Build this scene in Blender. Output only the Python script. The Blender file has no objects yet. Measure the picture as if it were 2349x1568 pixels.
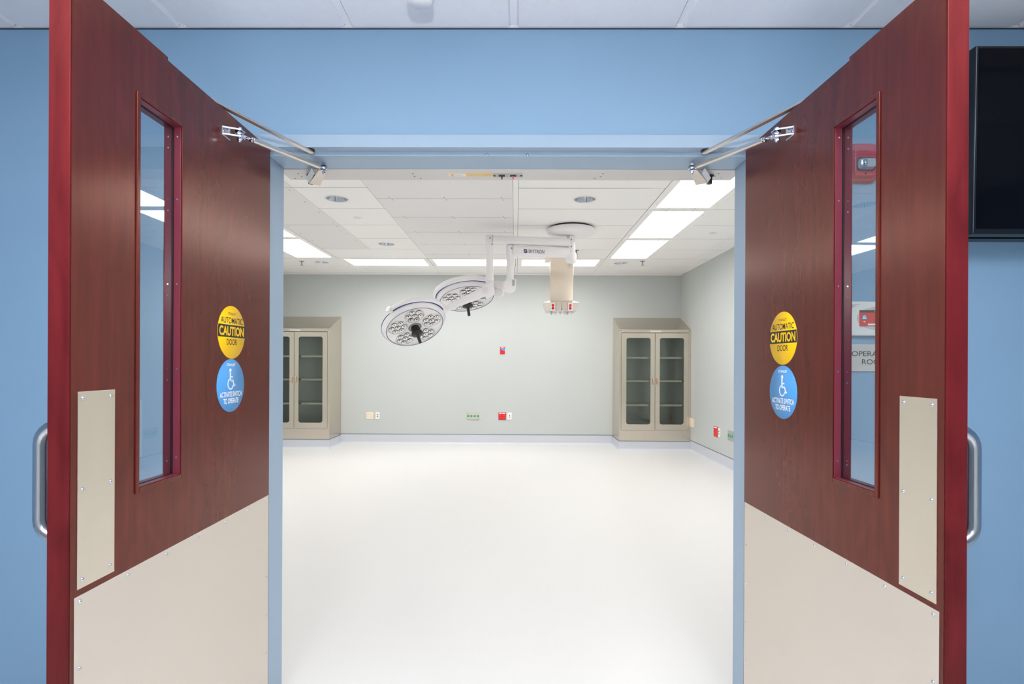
import bpy, bmesh, math, random
from mathutils import Vector, Matrix
random.seed(4)
S = bpy.context.scene
COL = S.collection

# ------------------------------------------------------------------ camera
F = 1265.0; PX, PY = 1174.5, 832.0; CAMZ = 1.32
YAW = math.atan(9.5 / F); ROLL = math.radians(0.25)
right = Vector((math.cos(YAW), math.sin(YAW), 0)); fwd = Vector((-math.sin(YAW), math.cos(YAW), 0)); up = Vector((0, 0, 1))
r2 = right * math.cos(ROLL) + up * math.sin(ROLL); u2 = up * math.cos(ROLL) - right * math.sin(ROLL)
cd = bpy.data.cameras.new('camera'); cam = bpy.data.objects.new('camera', cd); COL.objects.link(cam)
cd.sensor_fit = 'HORIZONTAL'; cd.sensor_width = 36; cd.lens = F / 2349 * 36; cd.shift_y = (PY - 784) / 2349
cd.clip_start = 0.02; cd.clip_end = 100
M4 = Matrix((r2, u2, -fwd)).transposed().to_4x4(); M4.translation = Vector((0, 0, CAMZ)); cam.matrix_world = M4
S.camera = cam
CAM = Vector((0, 0, CAMZ))
def ray(px, py):
    return r2 * ((px - PX) / F) - u2 * ((py - PY) / F) + fwd
def atY(px, py, Y):
    d = ray(px, py); return CAM + d * (Y / d.y)
def atX(px, py, X):
    d = ray(px, py); return CAM + d * (X / d.x)
def atZ(px, py, Z):
    d = ray(px, py); return CAM + d * ((Z - CAMZ) / d.z)

# ------------------------------------------------------------------ world, exposure, area lights
w = bpy.data.worlds.new('world'); S.world = w; w.use_nodes = True
w.node_tree.nodes['Background'].inputs[0].default_value = (0.8, 0.9, 1, 1)
w.node_tree.nodes['Background'].inputs[1].default_value = 0.05
S.view_settings.view_transform = 'Standard'; S.view_settings.look = 'None'
S.view_settings.gamma = 1; S.view_settings.use_curve_mapping = False
S.view_settings.exposure = 0.0
OR_LIGHT = 15.6          # radiance of the operating room troffers
COR_LIGHT = 39.0         # radiance of the corridor troffers
def lamp(name, loc, target, size, energy, color):
    l = bpy.data.lights.new(name, 'AREA'); l.shape = 'DISK'; l.size = size; l.energy = energy; l.color = color
    o = bpy.data.objects.new(name, l); COL.objects.link(o); o.location = loc
    o.rotation_euler = (Vector(target) - Vector(loc)).to_track_quat('-Z', 'Y').to_euler()
    return o
lamp('camera_flash', (-0.04, -0.06, 1.74), (-0.04, 2.0, 3.3), 0.06, 19.0, (0.95, 0.97, 1.0))

# ------------------------------------------------------------------ materials
def srgb(r, g, b):
    f = lambda c: (c / 255 / 12.92) if c / 255 <= 0.04045 else ((c / 255 + 0.055) / 1.055) ** 2.4
    return (f(r), f(g), f(b), 1)
def mat(name, col, rough=0.5, metal=0.0, noise=0.0, scale=8, stretch=(1, 1, 1), bump=0.0, emit=0, coat=0, spec=None, rvar=0.0):
    m = bpy.data.materials.new(name); m.use_nodes = True; n = m.node_tree; b = n.nodes['Principled BSDF']
    b.inputs['Base Color'].default_value = col; b.inputs['Roughness'].default_value = rough; b.inputs['Metallic'].default_value = metal
    if spec is not None: b.inputs['Specular IOR Level'].default_value = spec
    if coat: b.inputs['Coat Weight'].default_value = coat; b.inputs['Coat Roughness'].default_value = 0.25
    if emit:
        b.inputs['Emission Color'].default_value = col; b.inputs['Emission Strength'].default_value = emit
    tc = n.nodes.new('ShaderNodeTexCoord'); mp = n.nodes.new('ShaderNodeMapping'); mp.inputs['Scale'].default_value = stretch
    nt = n.nodes.new('ShaderNodeTexNoise'); nt.inputs['Scale'].default_value = scale; nt.inputs['Detail'].default_value = 6
    n.links.new(tc.outputs['Object'], mp.inputs[0]); n.links.new(mp.outputs[0], nt.inputs['Vector'])
    mx = n.nodes.new('ShaderNodeMix'); mx.data_type = 'RGBA'; mx.blend_type = 'MIX'
    d = tuple(c * (1 - noise) for c in col[:3]) + (1,); l = tuple(min(1, c * (1 + noise)) for c in col[:3]) + (1,)
    mx.inputs['A'].default_value = d; mx.inputs['B'].default_value = l
    n.links.new(nt.outputs['Fac'], mx.inputs['Factor']); n.links.new(mx.outputs['Result'], b.inputs['Base Color'])
    if rvar:
        mr = n.nodes.new('ShaderNodeMapRange'); mr.inputs[3].default_value = max(0.02, rough - rvar); mr.inputs[4].default_value = rough + rvar
        n.links.new(nt.outputs['Fac'], mr.inputs[0]); n.links.new(mr.outputs[0], b.inputs['Roughness'])
    if bump:
        bp = n.nodes.new('ShaderNodeBump'); bp.inputs['Strength'].default_value = bump; bp.inputs['Distance'].default_value = 0.002
        n.links.new(nt.outputs['Fac'], bp.inputs['Height']); n.links.new(bp.outputs[0], b.inputs['Normal'])
    return m
def wood(name, c1, c2, rough, coat):
    m = bpy.data.materials.new(name); m.use_nodes = True; n = m.node_tree; b = n.nodes['Principled BSDF']
    tc = n.nodes.new('ShaderNodeTexCoord'); mp = n.nodes.new('ShaderNodeMapping'); mp.inputs['Scale'].default_value = (30, 30, 1.3)
    a = n.nodes.new('ShaderNodeTexNoise'); a.inputs['Scale'].default_value = 1.6; a.inputs['Detail'].default_value = 3; a.inputs['Distortion'].default_value = 0.4
    mp2 = n.nodes.new('ShaderNodeMapping'); mp2.inputs['Scale'].default_value = (6, 6, 2.2)
    c = n.nodes.new('ShaderNodeTexNoise'); c.inputs['Scale'].default_value = 1.6; c.inputs['Detail'].default_value = 4; c.inputs['Distortion'].default_value = 1.8
    for x, y in ((mp, a), (mp2, c)):
        n.links.new(tc.outputs['Object'], x.inputs[0]); n.links.new(x.outputs[0], y.inputs['Vector'])
    mt = n.nodes.new('ShaderNodeMath'); mt.operation = 'MULTIPLY_ADD'; mt.inputs[1].default_value = 0.45
    mt2 = n.nodes.new('ShaderNodeMath'); mt2.operation = 'MULTIPLY'; mt2.inputs[1].default_value = 0.55
    n.links.new(c.outputs['Fac'], mt2.inputs[0]); n.links.new(a.outputs['Fac'], mt.inputs[0]); n.links.new(mt2.outputs[0], mt.inputs[2])
    r = n.nodes.new('ShaderNodeValToRGB'); r.color_ramp.elements[0].position = 0.30; r.color_ramp.elements[0].color = c1
    r.color_ramp.elements[1].position = 0.74; r.color_ramp.elements[1].color = c2
    n.links.new(mt.outputs[0], r.inputs[0]); n.links.new(r.outputs[0], b.inputs['Base Color'])
    b.inputs['Roughness'].default_value = rough; b.inputs['Specular Tint'].default_value = (1, .44, .24, 1); b.inputs['Specular IOR Level'].default_value = coat
    return m
def glass(name, tint, r0=0.05):
    m = bpy.data.materials.new(name); m.use_nodes = True; n = m.node_tree; n.nodes.clear()
    o = n.nodes.new('ShaderNodeOutputMaterial'); mx = n.nodes.new('ShaderNodeMixShader'); t = n.nodes.new('ShaderNodeBsdfTransparent')
    g = n.nodes.new('ShaderNodeBsdfGlossy'); g.inputs['Roughness'].default_value = 0.0
    lw = n.nodes.new('ShaderNodeLayerWeight'); lw.inputs['Blend'].default_value = 0.5
    p = n.nodes.new('ShaderNodeMath'); p.operation = 'POWER'; p.inputs[1].default_value = 4.0
    q = n.nodes.new('ShaderNodeMath'); q.operation = 'MULTIPLY_ADD'; q.inputs[1].default_value = 1 - r0; q.inputs[2].default_value = r0
    t.inputs[0].default_value = tint
    n.links.new(lw.outputs['Facing'], p.inputs[0]); n.links.new(p.outputs[0], q.inputs[0]); n.links.new(q.outputs[0], mx.inputs[0])
    n.links.new(t.outputs[0], mx.inputs[1]); n.links.new(g.outputs[0], mx.inputs[2]); n.links.new(mx.outputs[0], o.inputs[0])
    return m
def emis(name, col, s, grazing=0.25):
    m = bpy.data.materials.new(name); m.use_nodes = True; n = m.node_tree; n.nodes.clear()
    o = n.nodes.new('ShaderNodeOutputMaterial'); e = n.nodes.new('ShaderNodeEmission'); e.inputs[1].default_value = s
    tc = n.nodes.new('ShaderNodeTexCoord'); ns = n.nodes.new('ShaderNodeTexNoise'); ns.inputs['Scale'].default_value = 60
    mx = n.nodes.new('ShaderNodeMix'); mx.data_type = 'RGBA'; mx.inputs['A'].default_value = col; mx.inputs['B'].default_value = tuple(c * 0.96 for c in col[:3]) + (1,)
    n.links.new(tc.outputs['Object'], ns.inputs['Vector']); n.links.new(ns.outputs['Fac'], mx.inputs['Factor'])
    # prismatic lens: brightest straight down, dimmer at grazing angles
    ge = n.nodes.new('ShaderNodeNewGeometry'); dt = n.nodes.new('ShaderNodeVectorMath'); dt.operation = 'DOT_PRODUCT'
    n.links.new(ge.outputs['Normal'], dt.inputs[0]); n.links.new(ge.outputs['Incoming'], dt.inputs[1])
    ab = n.nodes.new('ShaderNodeMath'); ab.operation = 'ABSOLUTE'; n.links.new(dt.outputs['Value'], ab.inputs[0])
    mr = n.nodes.new('ShaderNodeMapRange'); mr.inputs[3].default_value = s * grazing; mr.inputs[4].default_value = s; n.links.new(ab.outputs[0], mr.inputs[0])
    n.links.new(mr.outputs[0], e.inputs[1])
    n.links.new(mx.outputs['Result'], e.inputs[0]); n.links.new(e.outputs[0], o.inputs[0])
    return m
M = dict(
    blue=mat('blue_paint', srgb(134, 169, 199), 0.55, noise=0.03, scale=3, bump=0.05),
    room=mat('pale_paint', srgb(192, 197, 196), 0.5, noise=0.02, scale=2, bump=0.04),
    cortile=mat('corridor_tile', srgb(242, 242, 246), 0.8, noise=0.03, scale=40, bump=0.1),
    tile=mat('ceiling_tile', srgb(248, 246, 244), 0.6, noise=0.015, scale=3),
    tile2=mat('ceiling_metal_panel', srgb(236, 233, 233), 0.5, noise=0.01, scale=3),
    seam=mat('ceiling_seam', srgb(150, 148, 144), 0.8, noise=0.02),
    tee=mat('grid_tee', srgb(222, 224, 230), 0.5, noise=0.02),
    corseam=mat('dark_gap', srgb(60, 70, 90), 0.8, noise=0.02),
    floor=mat('sheet_floor', srgb(209, 209, 208), 0.35, noise=0.025, scale=90, rvar=0.05, spec=0.2),
    cove=mat('cove_base', srgb(202, 206, 214), 0.4, noise=0.02, scale=20),
    line=mat('cove_cap', srgb(105, 118, 132), 0.5, noise=0.03),
    frame=mat('painted_steel_frame', srgb(160, 182, 203), 0.4, noise=0.02, scale=4, spec=0.3),
    wood=wood('mahogany_veneer', srgb(72, 24, 26), srgb(98, 35, 32), 0.24, 0.75),
    edge=wood('mahogany_edge', srgb(66, 14, 20), srgb(104, 30, 36), 0.4, 0.3),
    lite=mat('painted_lite_frame', srgb(116, 40, 56), 0.3, noise=0.08, scale=10),
    steel=mat('brushed_plate', srgb(232, 223, 208), 0.36, 1.0, noise=0.04, scale=5, stretch=(3, 3, 1), rvar=0.06),
    kick=mat('satin_kick_plate', srgb(226, 217, 206), 0.5, 0.75, noise=0.03, scale=3, rvar=0.06),
    pull=mat('satin_pull', srgb(190, 192, 200), 0.26, 1.0, noise=0.03),
    chrome=mat('zinc_plate', srgb(205, 210, 222), 0.14, 1.0, noise=0.05, scale=30),
    alum=mat('anodised_aluminium', srgb(226, 216, 208), 0.32, 1.0, noise=0.03),
    cab=mat('stainless_cabinet', srgb(218, 208, 193), 0.27, 1.0, noise=0.0, scale=3),
    cabin=mat('stainless_inner', srgb(176, 178, 174), 0.34, 1.0, noise=0.01, scale=4),
    brass=mat('warm_handle', srgb(214, 180, 150), 0.3, 0.9, noise=0.03),
    boom=mat('polished_stainless', srgb(246, 233, 216), 0.16, 1.0, noise=0.01, scale=2),
    white=mat('white_enamel', srgb(244, 241, 242), 0.3, noise=0.015, scale=4, coat=0.2),
    offw=mat('off_white_plastic', srgb(236, 234, 230), 0.4, noise=0.02),
    ivory=mat('ivory_plastic', srgb(238, 224, 204), 0.4, noise=0.02),
    grayp=mat('grey_plate', srgb(178, 176, 174), 0.4, 0.4, noise=0.02),
    beigep=mat('beige_steel_plate', srgb(206, 196, 186), 0.4, 0.4, noise=0.02),
    red=mat('red_plastic', srgb(214, 30, 34), 0.35, noise=0.04),
    strobe=mat('red_housing', srgb(196, 24, 40), 0.35, noise=0.05, scale=12),
    green=mat('green_jack', srgb(20, 170, 120), 0.4, noise=0.04),
    black=mat('black_plastic', srgb(28, 28, 30), 0.4, noise=0.1),
    tvs=mat('tv_glass', srgb(9, 12, 18), 0.08, noise=0.1, spec=0.12),
    tvb=mat('tv_bezel', srgb(22, 22, 26), 0.25, noise=0.1),
    blueline=mat('blue_stripe', srgb(24, 66, 134), 0.4, noise=0.05),
    greyline=mat('grey_stripe', srgb(120, 128, 142), 0.4, noise=0.05),
    lens=mat('lens_reflector', srgb(96, 94, 90), 0.12, 1.0, noise=0.3, scale=60),
    lensin=mat('lens_bowl', srgb(240, 240, 240), 0.2, 0.3, noise=0.02),
    yellow=mat('yellow_vinyl', srgb(255, 202, 8), 0.45, noise=0.02, spec=0.3),
    bluev=mat('blue_vinyl', srgb(84, 158, 222), 0.45, noise=0.02, spec=0.3),
    ink=mat('black_ink', srgb(24, 22, 20), 0.5, noise=0.05),
    wink=mat('white_ink', srgb(245, 247, 250), 0.5, noise=0.01),
    navy=mat('navy_ink', srgb(40, 50, 100), 0.5, noise=0.02),
    house=mat('housing_aluminium', srgb(212, 208, 206), 0.4, 0.15, noise=0.02),
    sign=mat('sign_plate', srgb(206, 200, 196), 0.4, noise=0.02),
    amber=mat('amber_label', srgb(244, 196, 84), 0.5, noise=0.04),
    screen=mat('lit_red_screen', srgb(190, 50, 46), 0.2, noise=0.04, emit=0.35),
    clear=mat('clear_lens', srgb(210, 216, 224), 0.08, 0.6, noise=0.2, scale=40),
    dark=mat('dark_recess', srgb(40, 40, 44), 0.7, noise=0.1),
    glass=glass('door_glass', srgb(240, 245, 247), 0.09),
    cabglass=glass('cabinet_glass', srgb(232, 236, 234), 0.04),
    lite_or=emis('lit_diffuser', (1.0, 0.965, 0.935, 1), OR_LIGHT, 0.33),
    lite_cor=emis('corridor_diffuser', (0.96, 0.97, 1.0, 1), COR_LIGHT, 0.4),
)

# ------------------------------------------------------------------ mesh helpers
class MB:
    def __init__(s, org=(0, 0, 0)):
        s.bm = bmesh.new(); s.o = Vector(org)
    def box(s, x0, x1, y0, y1, z0, z1, mi=0):
        v = [s.bm.verts.new((x, y, z)) for x in (x0, x1) for y in (y0, y1) for z in (z0, z1)]
        for f in ((0, 1, 3, 2), (4, 6, 7, 5), (0, 4, 5, 1), (2, 3, 7, 6), (0, 2, 6, 4), (1, 5, 7, 3)):
            fc = s.bm.faces.new([v[i] for i in f]); fc.material_index = mi
        return s
    def hexa(s, A, B):            # two quads joined into a solid
        a = [s.bm.verts.new(p) for p in A]; b = [s.bm.verts.new(p) for p in B]; n = len(a)
        s.bm.faces.new(a); s.bm.faces.new(b[::-1])
        for i in range(n): s.bm.faces.new((a[i], b[i], b[(i + 1) % n], a[(i + 1) % n]))
        return s
    def cyl(s, p, q, r, r2=None, n=20, caps=True):
        p, q = Vector(p), Vector(q); r2 = r if r2 is None else r2
        ax = (q - p).normalized(); a = ax.orthogonal().normalized(); b = ax.cross(a)
        A = [s.bm.verts.new(p + (a * math.cos(t) + b * math.sin(t)) * r) for t in [2 * math.pi * i / n for i in range(n)]]
        B = [s.bm.verts.new(q + (a * math.cos(t) + b * math.sin(t)) * r2) for t in [2 * math.pi * i / n for i in range(n)]]
        for i in range(n):
            f = s.bm.faces.new((A[i], A[(i + 1) % n], B[(i + 1) % n], B[i])); f.smooth = True
        if caps: s.bm.faces.new(A[::-1]); s.bm.faces.new(B)
        return s
    def tube(s, pts, r, n=14, caps=True, flat=1.0, upv=None):
        pts = [Vector(p) for p in pts]; rings = []
        rr = r if isinstance(r, (list, tuple)) else [r] * len(pts)
        prev = None
        for i, p in enumerate(pts):
            t = (pts[min(i + 1, len(pts) - 1)] - pts[max(i - 1, 0)]).normalized()
            if prev is None:
                a = (t.cross(Vector(upv)) if upv else t.orthogonal()).normalized()
            else:
                a = (prev - t * prev.dot(t)).normalized()
            prev = a; b = t.cross(a)
            rings.append([s.bm.verts.new(p + a * math.cos(2 * math.pi * k / n) * rr[i] + b * math.sin(2 * math.pi * k / n) * rr[i] * flat) for k in range(n)])
        for A, B in zip(rings, rings[1:]):
            for k in range(n):
                f = s.bm.faces.new((A[k], A[(k + 1) % n], B[(k + 1) % n], B[k])); f.smooth = True
        if caps: s.bm.faces.new(rings[0][::-1]); s.bm.faces.new(rings[-1])
        return s
    def lathe(s, prof, c=(0, 0, 0), ax=(0, 0, 1), n=32, smooth=True):   # prof: (radius, along axis)
        c = Vector(c); ax = Vector(ax).normalized(); a = ax.orthogonal().normalized(); b = ax.cross(a); rings = []
        for r, h in prof:
            if r < 1e-6: rings.append([s.bm.verts.new(c + ax * h)])
            else: rings.append([s.bm.verts.new(c + ax * h + (a * math.cos(2 * math.pi * k / n) + b * math.sin(2 * math.pi * k / n)) * r) for k in range(n)])
        for A, B in zip(rings, rings[1:]):
            for k in range(n):
                j = (k + 1) % n
                if len(A) == 1 and len(B) == 1: continue
                if len(A) == 1: f = s.bm.faces.new((A[0], B[j], B[k]))
                elif len(B) == 1: f = s.bm.faces.new((A[k], A[j], B[0]))
                else: f = s.bm.faces.new((A[k], A[j], B[j], B[k]))
                f.smooth = smooth
        return s
    def prism(s, poly, dvec):
        d = Vector(dvec); return s.hexa([Vector(p) for p in poly], [Vector(p) + d for p in poly])
    def sphere(s, c, r, n=16, sc=(1, 1, 1)):
        g = bmesh.ops.create_uvsphere(s.bm, u_segments=n, v_segments=n // 2, radius=r)
        for v in g['verts']: v.co = Vector((v.co.x * sc[0], v.co.y * sc[1], v.co.z * sc[2])) + Vector(c)
        for f in s.bm.faces:
            if all(v in g['verts'] for v in f.verts): f.smooth = True
        return s
    def xf(s, fn):
        for v in s.bm.verts: v.co = fn(v.co)
        return s
    def build(s, name, m, parent=None, world=True, bevel=0, **k):
        o0 = Vector((0, 0, 0))
        if parent is not None and world:
            inv = WM[parent.name].inverted()
            for v in s.bm.verts: v.co = inv @ v.co
        bmesh.ops.recalc_face_normals(s.bm, faces=s.bm.faces)
        me = bpy.data.meshes.new(name); s.bm.to_mesh(me); s.bm.free()
        for mm in (m if isinstance(m, (list, tuple)) else [m]): me.materials.append(mm)
        o = bpy.data.objects.new(name, me); COL.objects.link(o); WM[o.name] = Matrix.Identity(4) if parent is None else WM[parent.name]
        if parent is not None: o.parent = parent
        if bevel:
            b = o.modifiers.new('bevel', 'BEVEL'); b.width = bevel; b.segments = 2; b.limit_method = 'ANGLE'; b.angle_limit = math.radians(40)
        for a, b in k.items(): o[a] = b
        return o
WM = {}
def thing(name, loc, label=None, cat=None, group=None, kind=None, rz=0):
    o = bpy.data.objects.new(name, None); COL.objects.link(o); o.location = loc; o.rotation_euler = (0, 0, rz); o.empty_display_size = 0.1
    WM[o.name] = Matrix.Translation(Vector(loc)) @ Matrix.Rotation(rz, 4, 'Z')
    if label: o['label'] = label
    if cat: o['category'] = cat
    if group: o['group'] = group
    if kind: o['kind'] = kind
    return o
def copy_child(o, parent, loc=None, **k):      # copy of a part, same mesh, moved to a local place
    c = o.copy(); COL.objects.link(c); c.parent = parent; WM[c.name] = WM[parent.name]
    if loc is not None: c.location = loc
    for a, b in k.items(): c[a] = b
    return c
def text(body, name, m, c, xd, nd, h, width=None, parent=None, th=0.0006, bold=0.0, **k):
    cu = bpy.data.curves.new('t', 'FONT'); cu.body = body; cu.align_x = 'CENTER'; cu.align_y = 'CENTER'; cu.size = 1; cu.offset = bold
    to = bpy.data.objects.new('t', cu); COL.objects.link(to); bpy.context.view_layer.update()
    me = bpy.data.meshes.new_from_object(to.evaluated_get(bpy.context.evaluated_depsgraph_get()))
    bpy.data.objects.remove(to); bpy.data.curves.remove(cu)
    xs = [v.co.x for v in me.vertices]; ys = [v.co.y for v in me.vertices]
    w0, h0 = max(xs) - min(xs), max(ys) - min(ys); cx, cy = (max(xs) + min(xs)) / 2, (max(ys) + min(ys)) / 2
    sy = h / h0; sx = sy if width is None else width / w0
    xd = Vector(xd).normalized(); nd = Vector(nd).normalized(); yd = nd.cross(xd); c = Vector(c)
    b = MB(); b.bm.from_mesh(me); bpy.data.meshes.remove(me)
    b.xf(lambda v: c + xd * ((v.x - cx) * sx) + yd * ((v.y - cy) * sy) + nd * th)
    return b.build(name, m, parent, **k)
def dots(name, m, parent, pts, ax=(0, 0, -1), r=.005, h=.0015, n=8, **k):
    first = None
    for p in pts:
        if first is None:
            p0 = Vector(p); first = MB().cyl(p0, p0 + Vector(ax) * h, r, n=n).build(name, m, parent, **k); q0 = (WM[parent.name].inverted() if parent else Matrix.Identity(4)) @ p0
        else:
            q = (WM[parent.name].inverted() if parent else Matrix.Identity(4)) @ Vector(p)
            c = first.copy(); COL.objects.link(c); c.location = q - q0
def struct(name, b, m, parent=None, **k):
    return b.build(name, m, parent, kind='structure', **k)

# ------------------------------------------------------------------ places
XL, XR, YB = -3.94, 2.66, 8.97           # operating room walls
HC = 2.76                                # its ceiling
HW = 2.56                                # corridor ceiling
YF, YI = 2.045, 2.222                    # corridor face and room face of the dividing wall
CX0, CX1, CY0 = -3.4, 3.6, -3.2          # corridor extent
OX0, OX1, OZ = -1.008, 0.940, 2.160      # wall opening

# floor
b = MB(); b.box(CX0 - .6, 3.8, CY0 - .1, YB + .1, -0.1, 0.0); struct('floor', b, M['floor'])
# front wall (blue on the corridor side, pale inside)
b = MB()
for x0, x1, z0, z1 in ((-4.05, OX0, 0, 2.95), (OX1, 3.7, 0, 2.95), (OX0, OX1, OZ, 2.95)):
    b.box(x0, x1, YF, YI - .09, z0, z1, 0); b.box(x0, x1, YI - .09, YI, z0, z1, 1)
struct('wall_front', b, [M['blue'], M['room']])
b = MB().box(XL - .1, XR + .1, YB, YB + .1, 0, 2.9); struct('wall_back', b, M['room'])
b = MB().box(XR, XR + .1, YI, YB, 0, 2.9); struct('wall_right', b, M['room'])
b = MB().box(XL - .1, XL, YI, YB, 0, 2.9); struct('wall_left', b, M['room'])
b = MB().box(CX0 - .1, CX1 + .1, CY0 - .1, CY0, 0, HW + .1); struct('wall_corridor_back', b, M['room'])  # unseen behind the camera; pale paint chosen to bounce more light
b = MB().box(CX0 - .1, CX0, CY0, YF, 0, HW + .1); struct('wall_corridor_left', b, M['blue'])
b = MB().box(CX1, CX1 + .1, CY0, YF, 0, HW + .1); struct('wall_corridor_right', b, M['blue'])

# corridor ceiling: tegular tiles between white tees
b = MB(); 
b.box(CX0, CX1, CY0, YF, HW + .030, HW + .05, 1)
xs = [-.0145 + .6135 * k for k in range(-6, 7)]
ys = [YF - .005 - .6135 * k for k in range(0, 10)]
COR_TROF = [(-1.251, -.2, .7), (.59, -.2, .7), (-.63, -2.1, -.9), (1.2, -2.1, -.9)]
def in_cor(xa, ya):
    for (x0, xx, yy) in CT:
        if x0 - .05 < xa < x0 + .66 and xx < ya < yy: return True
    return False
CT = [(xs[4], ys[4] - .01, ys[2] + .01), (xs[7], ys[4] - .01, ys[2] + .01), (xs[5], ys[8] - .01, ys[6] + .01)]
for i in range(len(xs) - 1):
    for j in range(len(ys) - 1):
        xa, xb, yb_, ya = xs[i] + .012, xs[i + 1] - .012, ys[j] - .012, ys[j + 1] + .012
        if j == 0: yb_ = ys[0] - .004
        if in_cor((xa + xb) / 2, (ya + yb_) / 2): continue
        A = [(xa, ya, HW + .012), (xb, ya, HW + .012), (xb, yb_, HW + .012), (xa, yb_, HW + .012)]
        c_ = .007; B = [(xa + c_, ya + c_, HW), (xb - c_, ya + c_, HW), (xb - c_, yb_ - (c_ if j else 0), HW), (xa + c_, yb_ - (c_ if j else 0), HW)]
        b.hexa(A, B)
for x in xs: b.box(x - .012, x + .012, CY0, YF, HW + .010, HW + .030)
for y in ys[1:]: b.box(CX0, CX1, y - .012, y + .012, HW + .0101, HW + .030)
struct('ceiling_corridor', b, [M['cortile'], M['corseam']])
struct('trim_1', MB().box(CX0, CX1, YF - .003, YF, HW - .0045, HW - .0005, 1).box(CX0, CX1, YF - .004, YF, HW, HW + .012, 0), [M['tee'], M['corseam']])  # dark strip below the wall angle paints in the shade of a shadow gap
for (x0, y0, y1) in CT:
    t = thing('ceiling_light', (x0 + .307, (y0 + y1) / 2, HW), 'corridor ceiling light panel above and behind the viewer', 'ceiling light', 'corridor ceiling lights behind the camera')
    xa, xb, ya, yb_ = x0 + .013, x0 + .60, y0 + .03, y1 - .03
    f = MB()
    for q in ((xa, xb, ya, ya + .05), (xa, xb, yb_ - .05, yb_), (xa, xa + .05, ya + .05, yb_ - .05), (xb - .05, xb, ya + .05, yb_ - .05)): f.box(*q, HW - .004, HW + .02)
    f.build('frame', M['tee'], t)
    MB().box(xa + .05, xb - .05, ya + .05, yb_ - .05, HW + .004, HW + .012).build('diffuser', M['lite_cor'], t)

# ------------------------------------------------------------------ operating room ceiling
YK = [8.85 - .615 * k for k in range(0, 12)]     # 8.85, 8.235, 7.62, 7.005, 6.39, 5.775, 5.16, 4.545, 3.93, 3.315, 2.70, 2.085
YK[-1] = YI
cb = MB(); g_ = .0028
def hole_tile(x0, x1, y0, y1, cx, cy, r, n=32, mi=0):
    ci, sq, ct = [], [], []
    for k in range(n):
        t = 2 * math.pi * k / n + math.pi / 4; dx, dy = math.cos(t), math.sin(t)
        sc = 1e9
        if dx > 1e-9: sc = min(sc, (x1 - cx) / dx)
        if dx < -1e-9: sc = min(sc, (x0 - cx) / dx)
        if dy > 1e-9: sc = min(sc, (y1 - cy) / dy)
        if dy < -1e-9: sc = min(sc, (y0 - cy) / dy)
        ci.append(cb.bm.verts.new((cx + dx * r, cy + dy * r, HC)))
        ct.append(cb.bm.verts.new((cx + dx * r, cy + dy * r, HC + .012)))
        sq.append(cb.bm.verts.new((cx + dx * sc, cy + dy * sc, HC)))
    cor = [(x0, y0), (x1, y0), (x1, y1), (x0, y1)]; cv = [cb.bm.verts.new((x, y, HC)) for x, y in cor]
    def side(v):
        x, y = v.co.x, v.co.y
        e = 1e-5
        return {s for s, c in (('l', abs(x - x0) < e), ('r', abs(x - x1) < e), ('b', abs(y - y0) < e), ('t', abs(y - y1) < e)) if c}
    cmap = {frozenset('lb'): 0, frozenset('rb'): 1, frozenset('rt'): 2, frozenset('lt'): 3}
    for k in range(n):
        j = (k + 1) % n; a, c = sq[k], sq[j]; sa, sc_ = side(a), side(c)
        vs = [ci[k], a]
        if not (sa & sc_):
            key = frozenset(list(sa)[0] + list(sc_)[0])
            if key in cmap: vs.append(cv[cmap[key]])
        vs += [c, ci[j]]
        f = cb.bm.faces.new(vs); f.material_index = mi
        cb.bm.faces.new((ci[k], ci[j], ct[j], ct[k])).material_index = mi
DOWN = []   # downlights: centre
def tile(x0, x1, y0, y1, hole=None, mi=0):
    x0 += .0014; x1 -= .0014; y0 += .0048; y1 -= .0048
    if hole: hole_tile(x0, x1, y0, y1, hole[0], hole[1], hole[2], mi=mi); DOWN.append(hole)
    else: cb.box(x0, x1, y0, y1, HC, HC + .012, mi)
XA = [XL, -3.70, -3.09, -2.475, -1.855, -1.235, -.035, .012, 1.222, 1.84, 2.43, XR]
R_D = .098
def dpos(px, py): p = atZ(px, py, HC); return (p.x, p.y)
d1, d2, d3, d4, d5 = dpos(774, 457), dpos(887, 560), dpos(1342, 456), dpos(739, 601), dpos(1424, 603)
troffers = []
for j in range(len(YK) - 1):
    y1, y0 = YK[j], YK[j + 1]; ym = (y0 + y1) / 2
    inrow = j == 1      # the row of lights by the back wall
    # far left columns
    tile(XA[0], XA[1], y0, y1); 
    tile(XA[1], XA[2], y0, y1)
    if j < 2 or j > 9: tile(XA[2], XA[3], y0, y1, (d4[0], ym, R_D) if j == 1 else None)
    if inrow:
        troffers.append((XA[3], XA[5], y0, y1, 'x')); troffers.append((XA[5], XA[6] + .02, y0, y1, 'x')); troffers.append((XA[7], XA[8], y0, y1, 'x'))
        tile(XA[8], XA[10], y0, y1, (d5[0], ym, R_D))
    else:
        if j in (0, 2): tile(XA[3], XA[5], y0, y1)
        elif j in (3, 5, 7, 9): tile(XA[3], XA[4], YK[min(j + 2, len(YK) - 1)], y1, mi=2)
        if j not in (0, 2): tile(XA[4], XA[5], y0, y1, (d1[0], ym, R_D) if j == 6 else (d2[0], ym, R_D) if j == 3 else None)
        tile(XA[7], XA[8], y0, y1, (d3[0], ym, R_D) if j == 6 else None)
        if j == 0:
            tile(XA[5], XA[6], y0, y1); tile(XA[8], XA[10], y0, y1)
    if j > 9: tile(XA[8], XA[9], y0, y1)
    if j >= 2: tile(XA[9], XA[10], y0, y1)
    tile(XA[10], XA[11], y0, y1)
for a, c in ((2, 4), (4, 6), (6, 8), (8, 10)):
    troffers.append((XA[2], XA[3], YK[c], YK[a], 'y')); troffers.append((XA[8], XA[9], YK[c], YK[a], 'y'))
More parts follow.
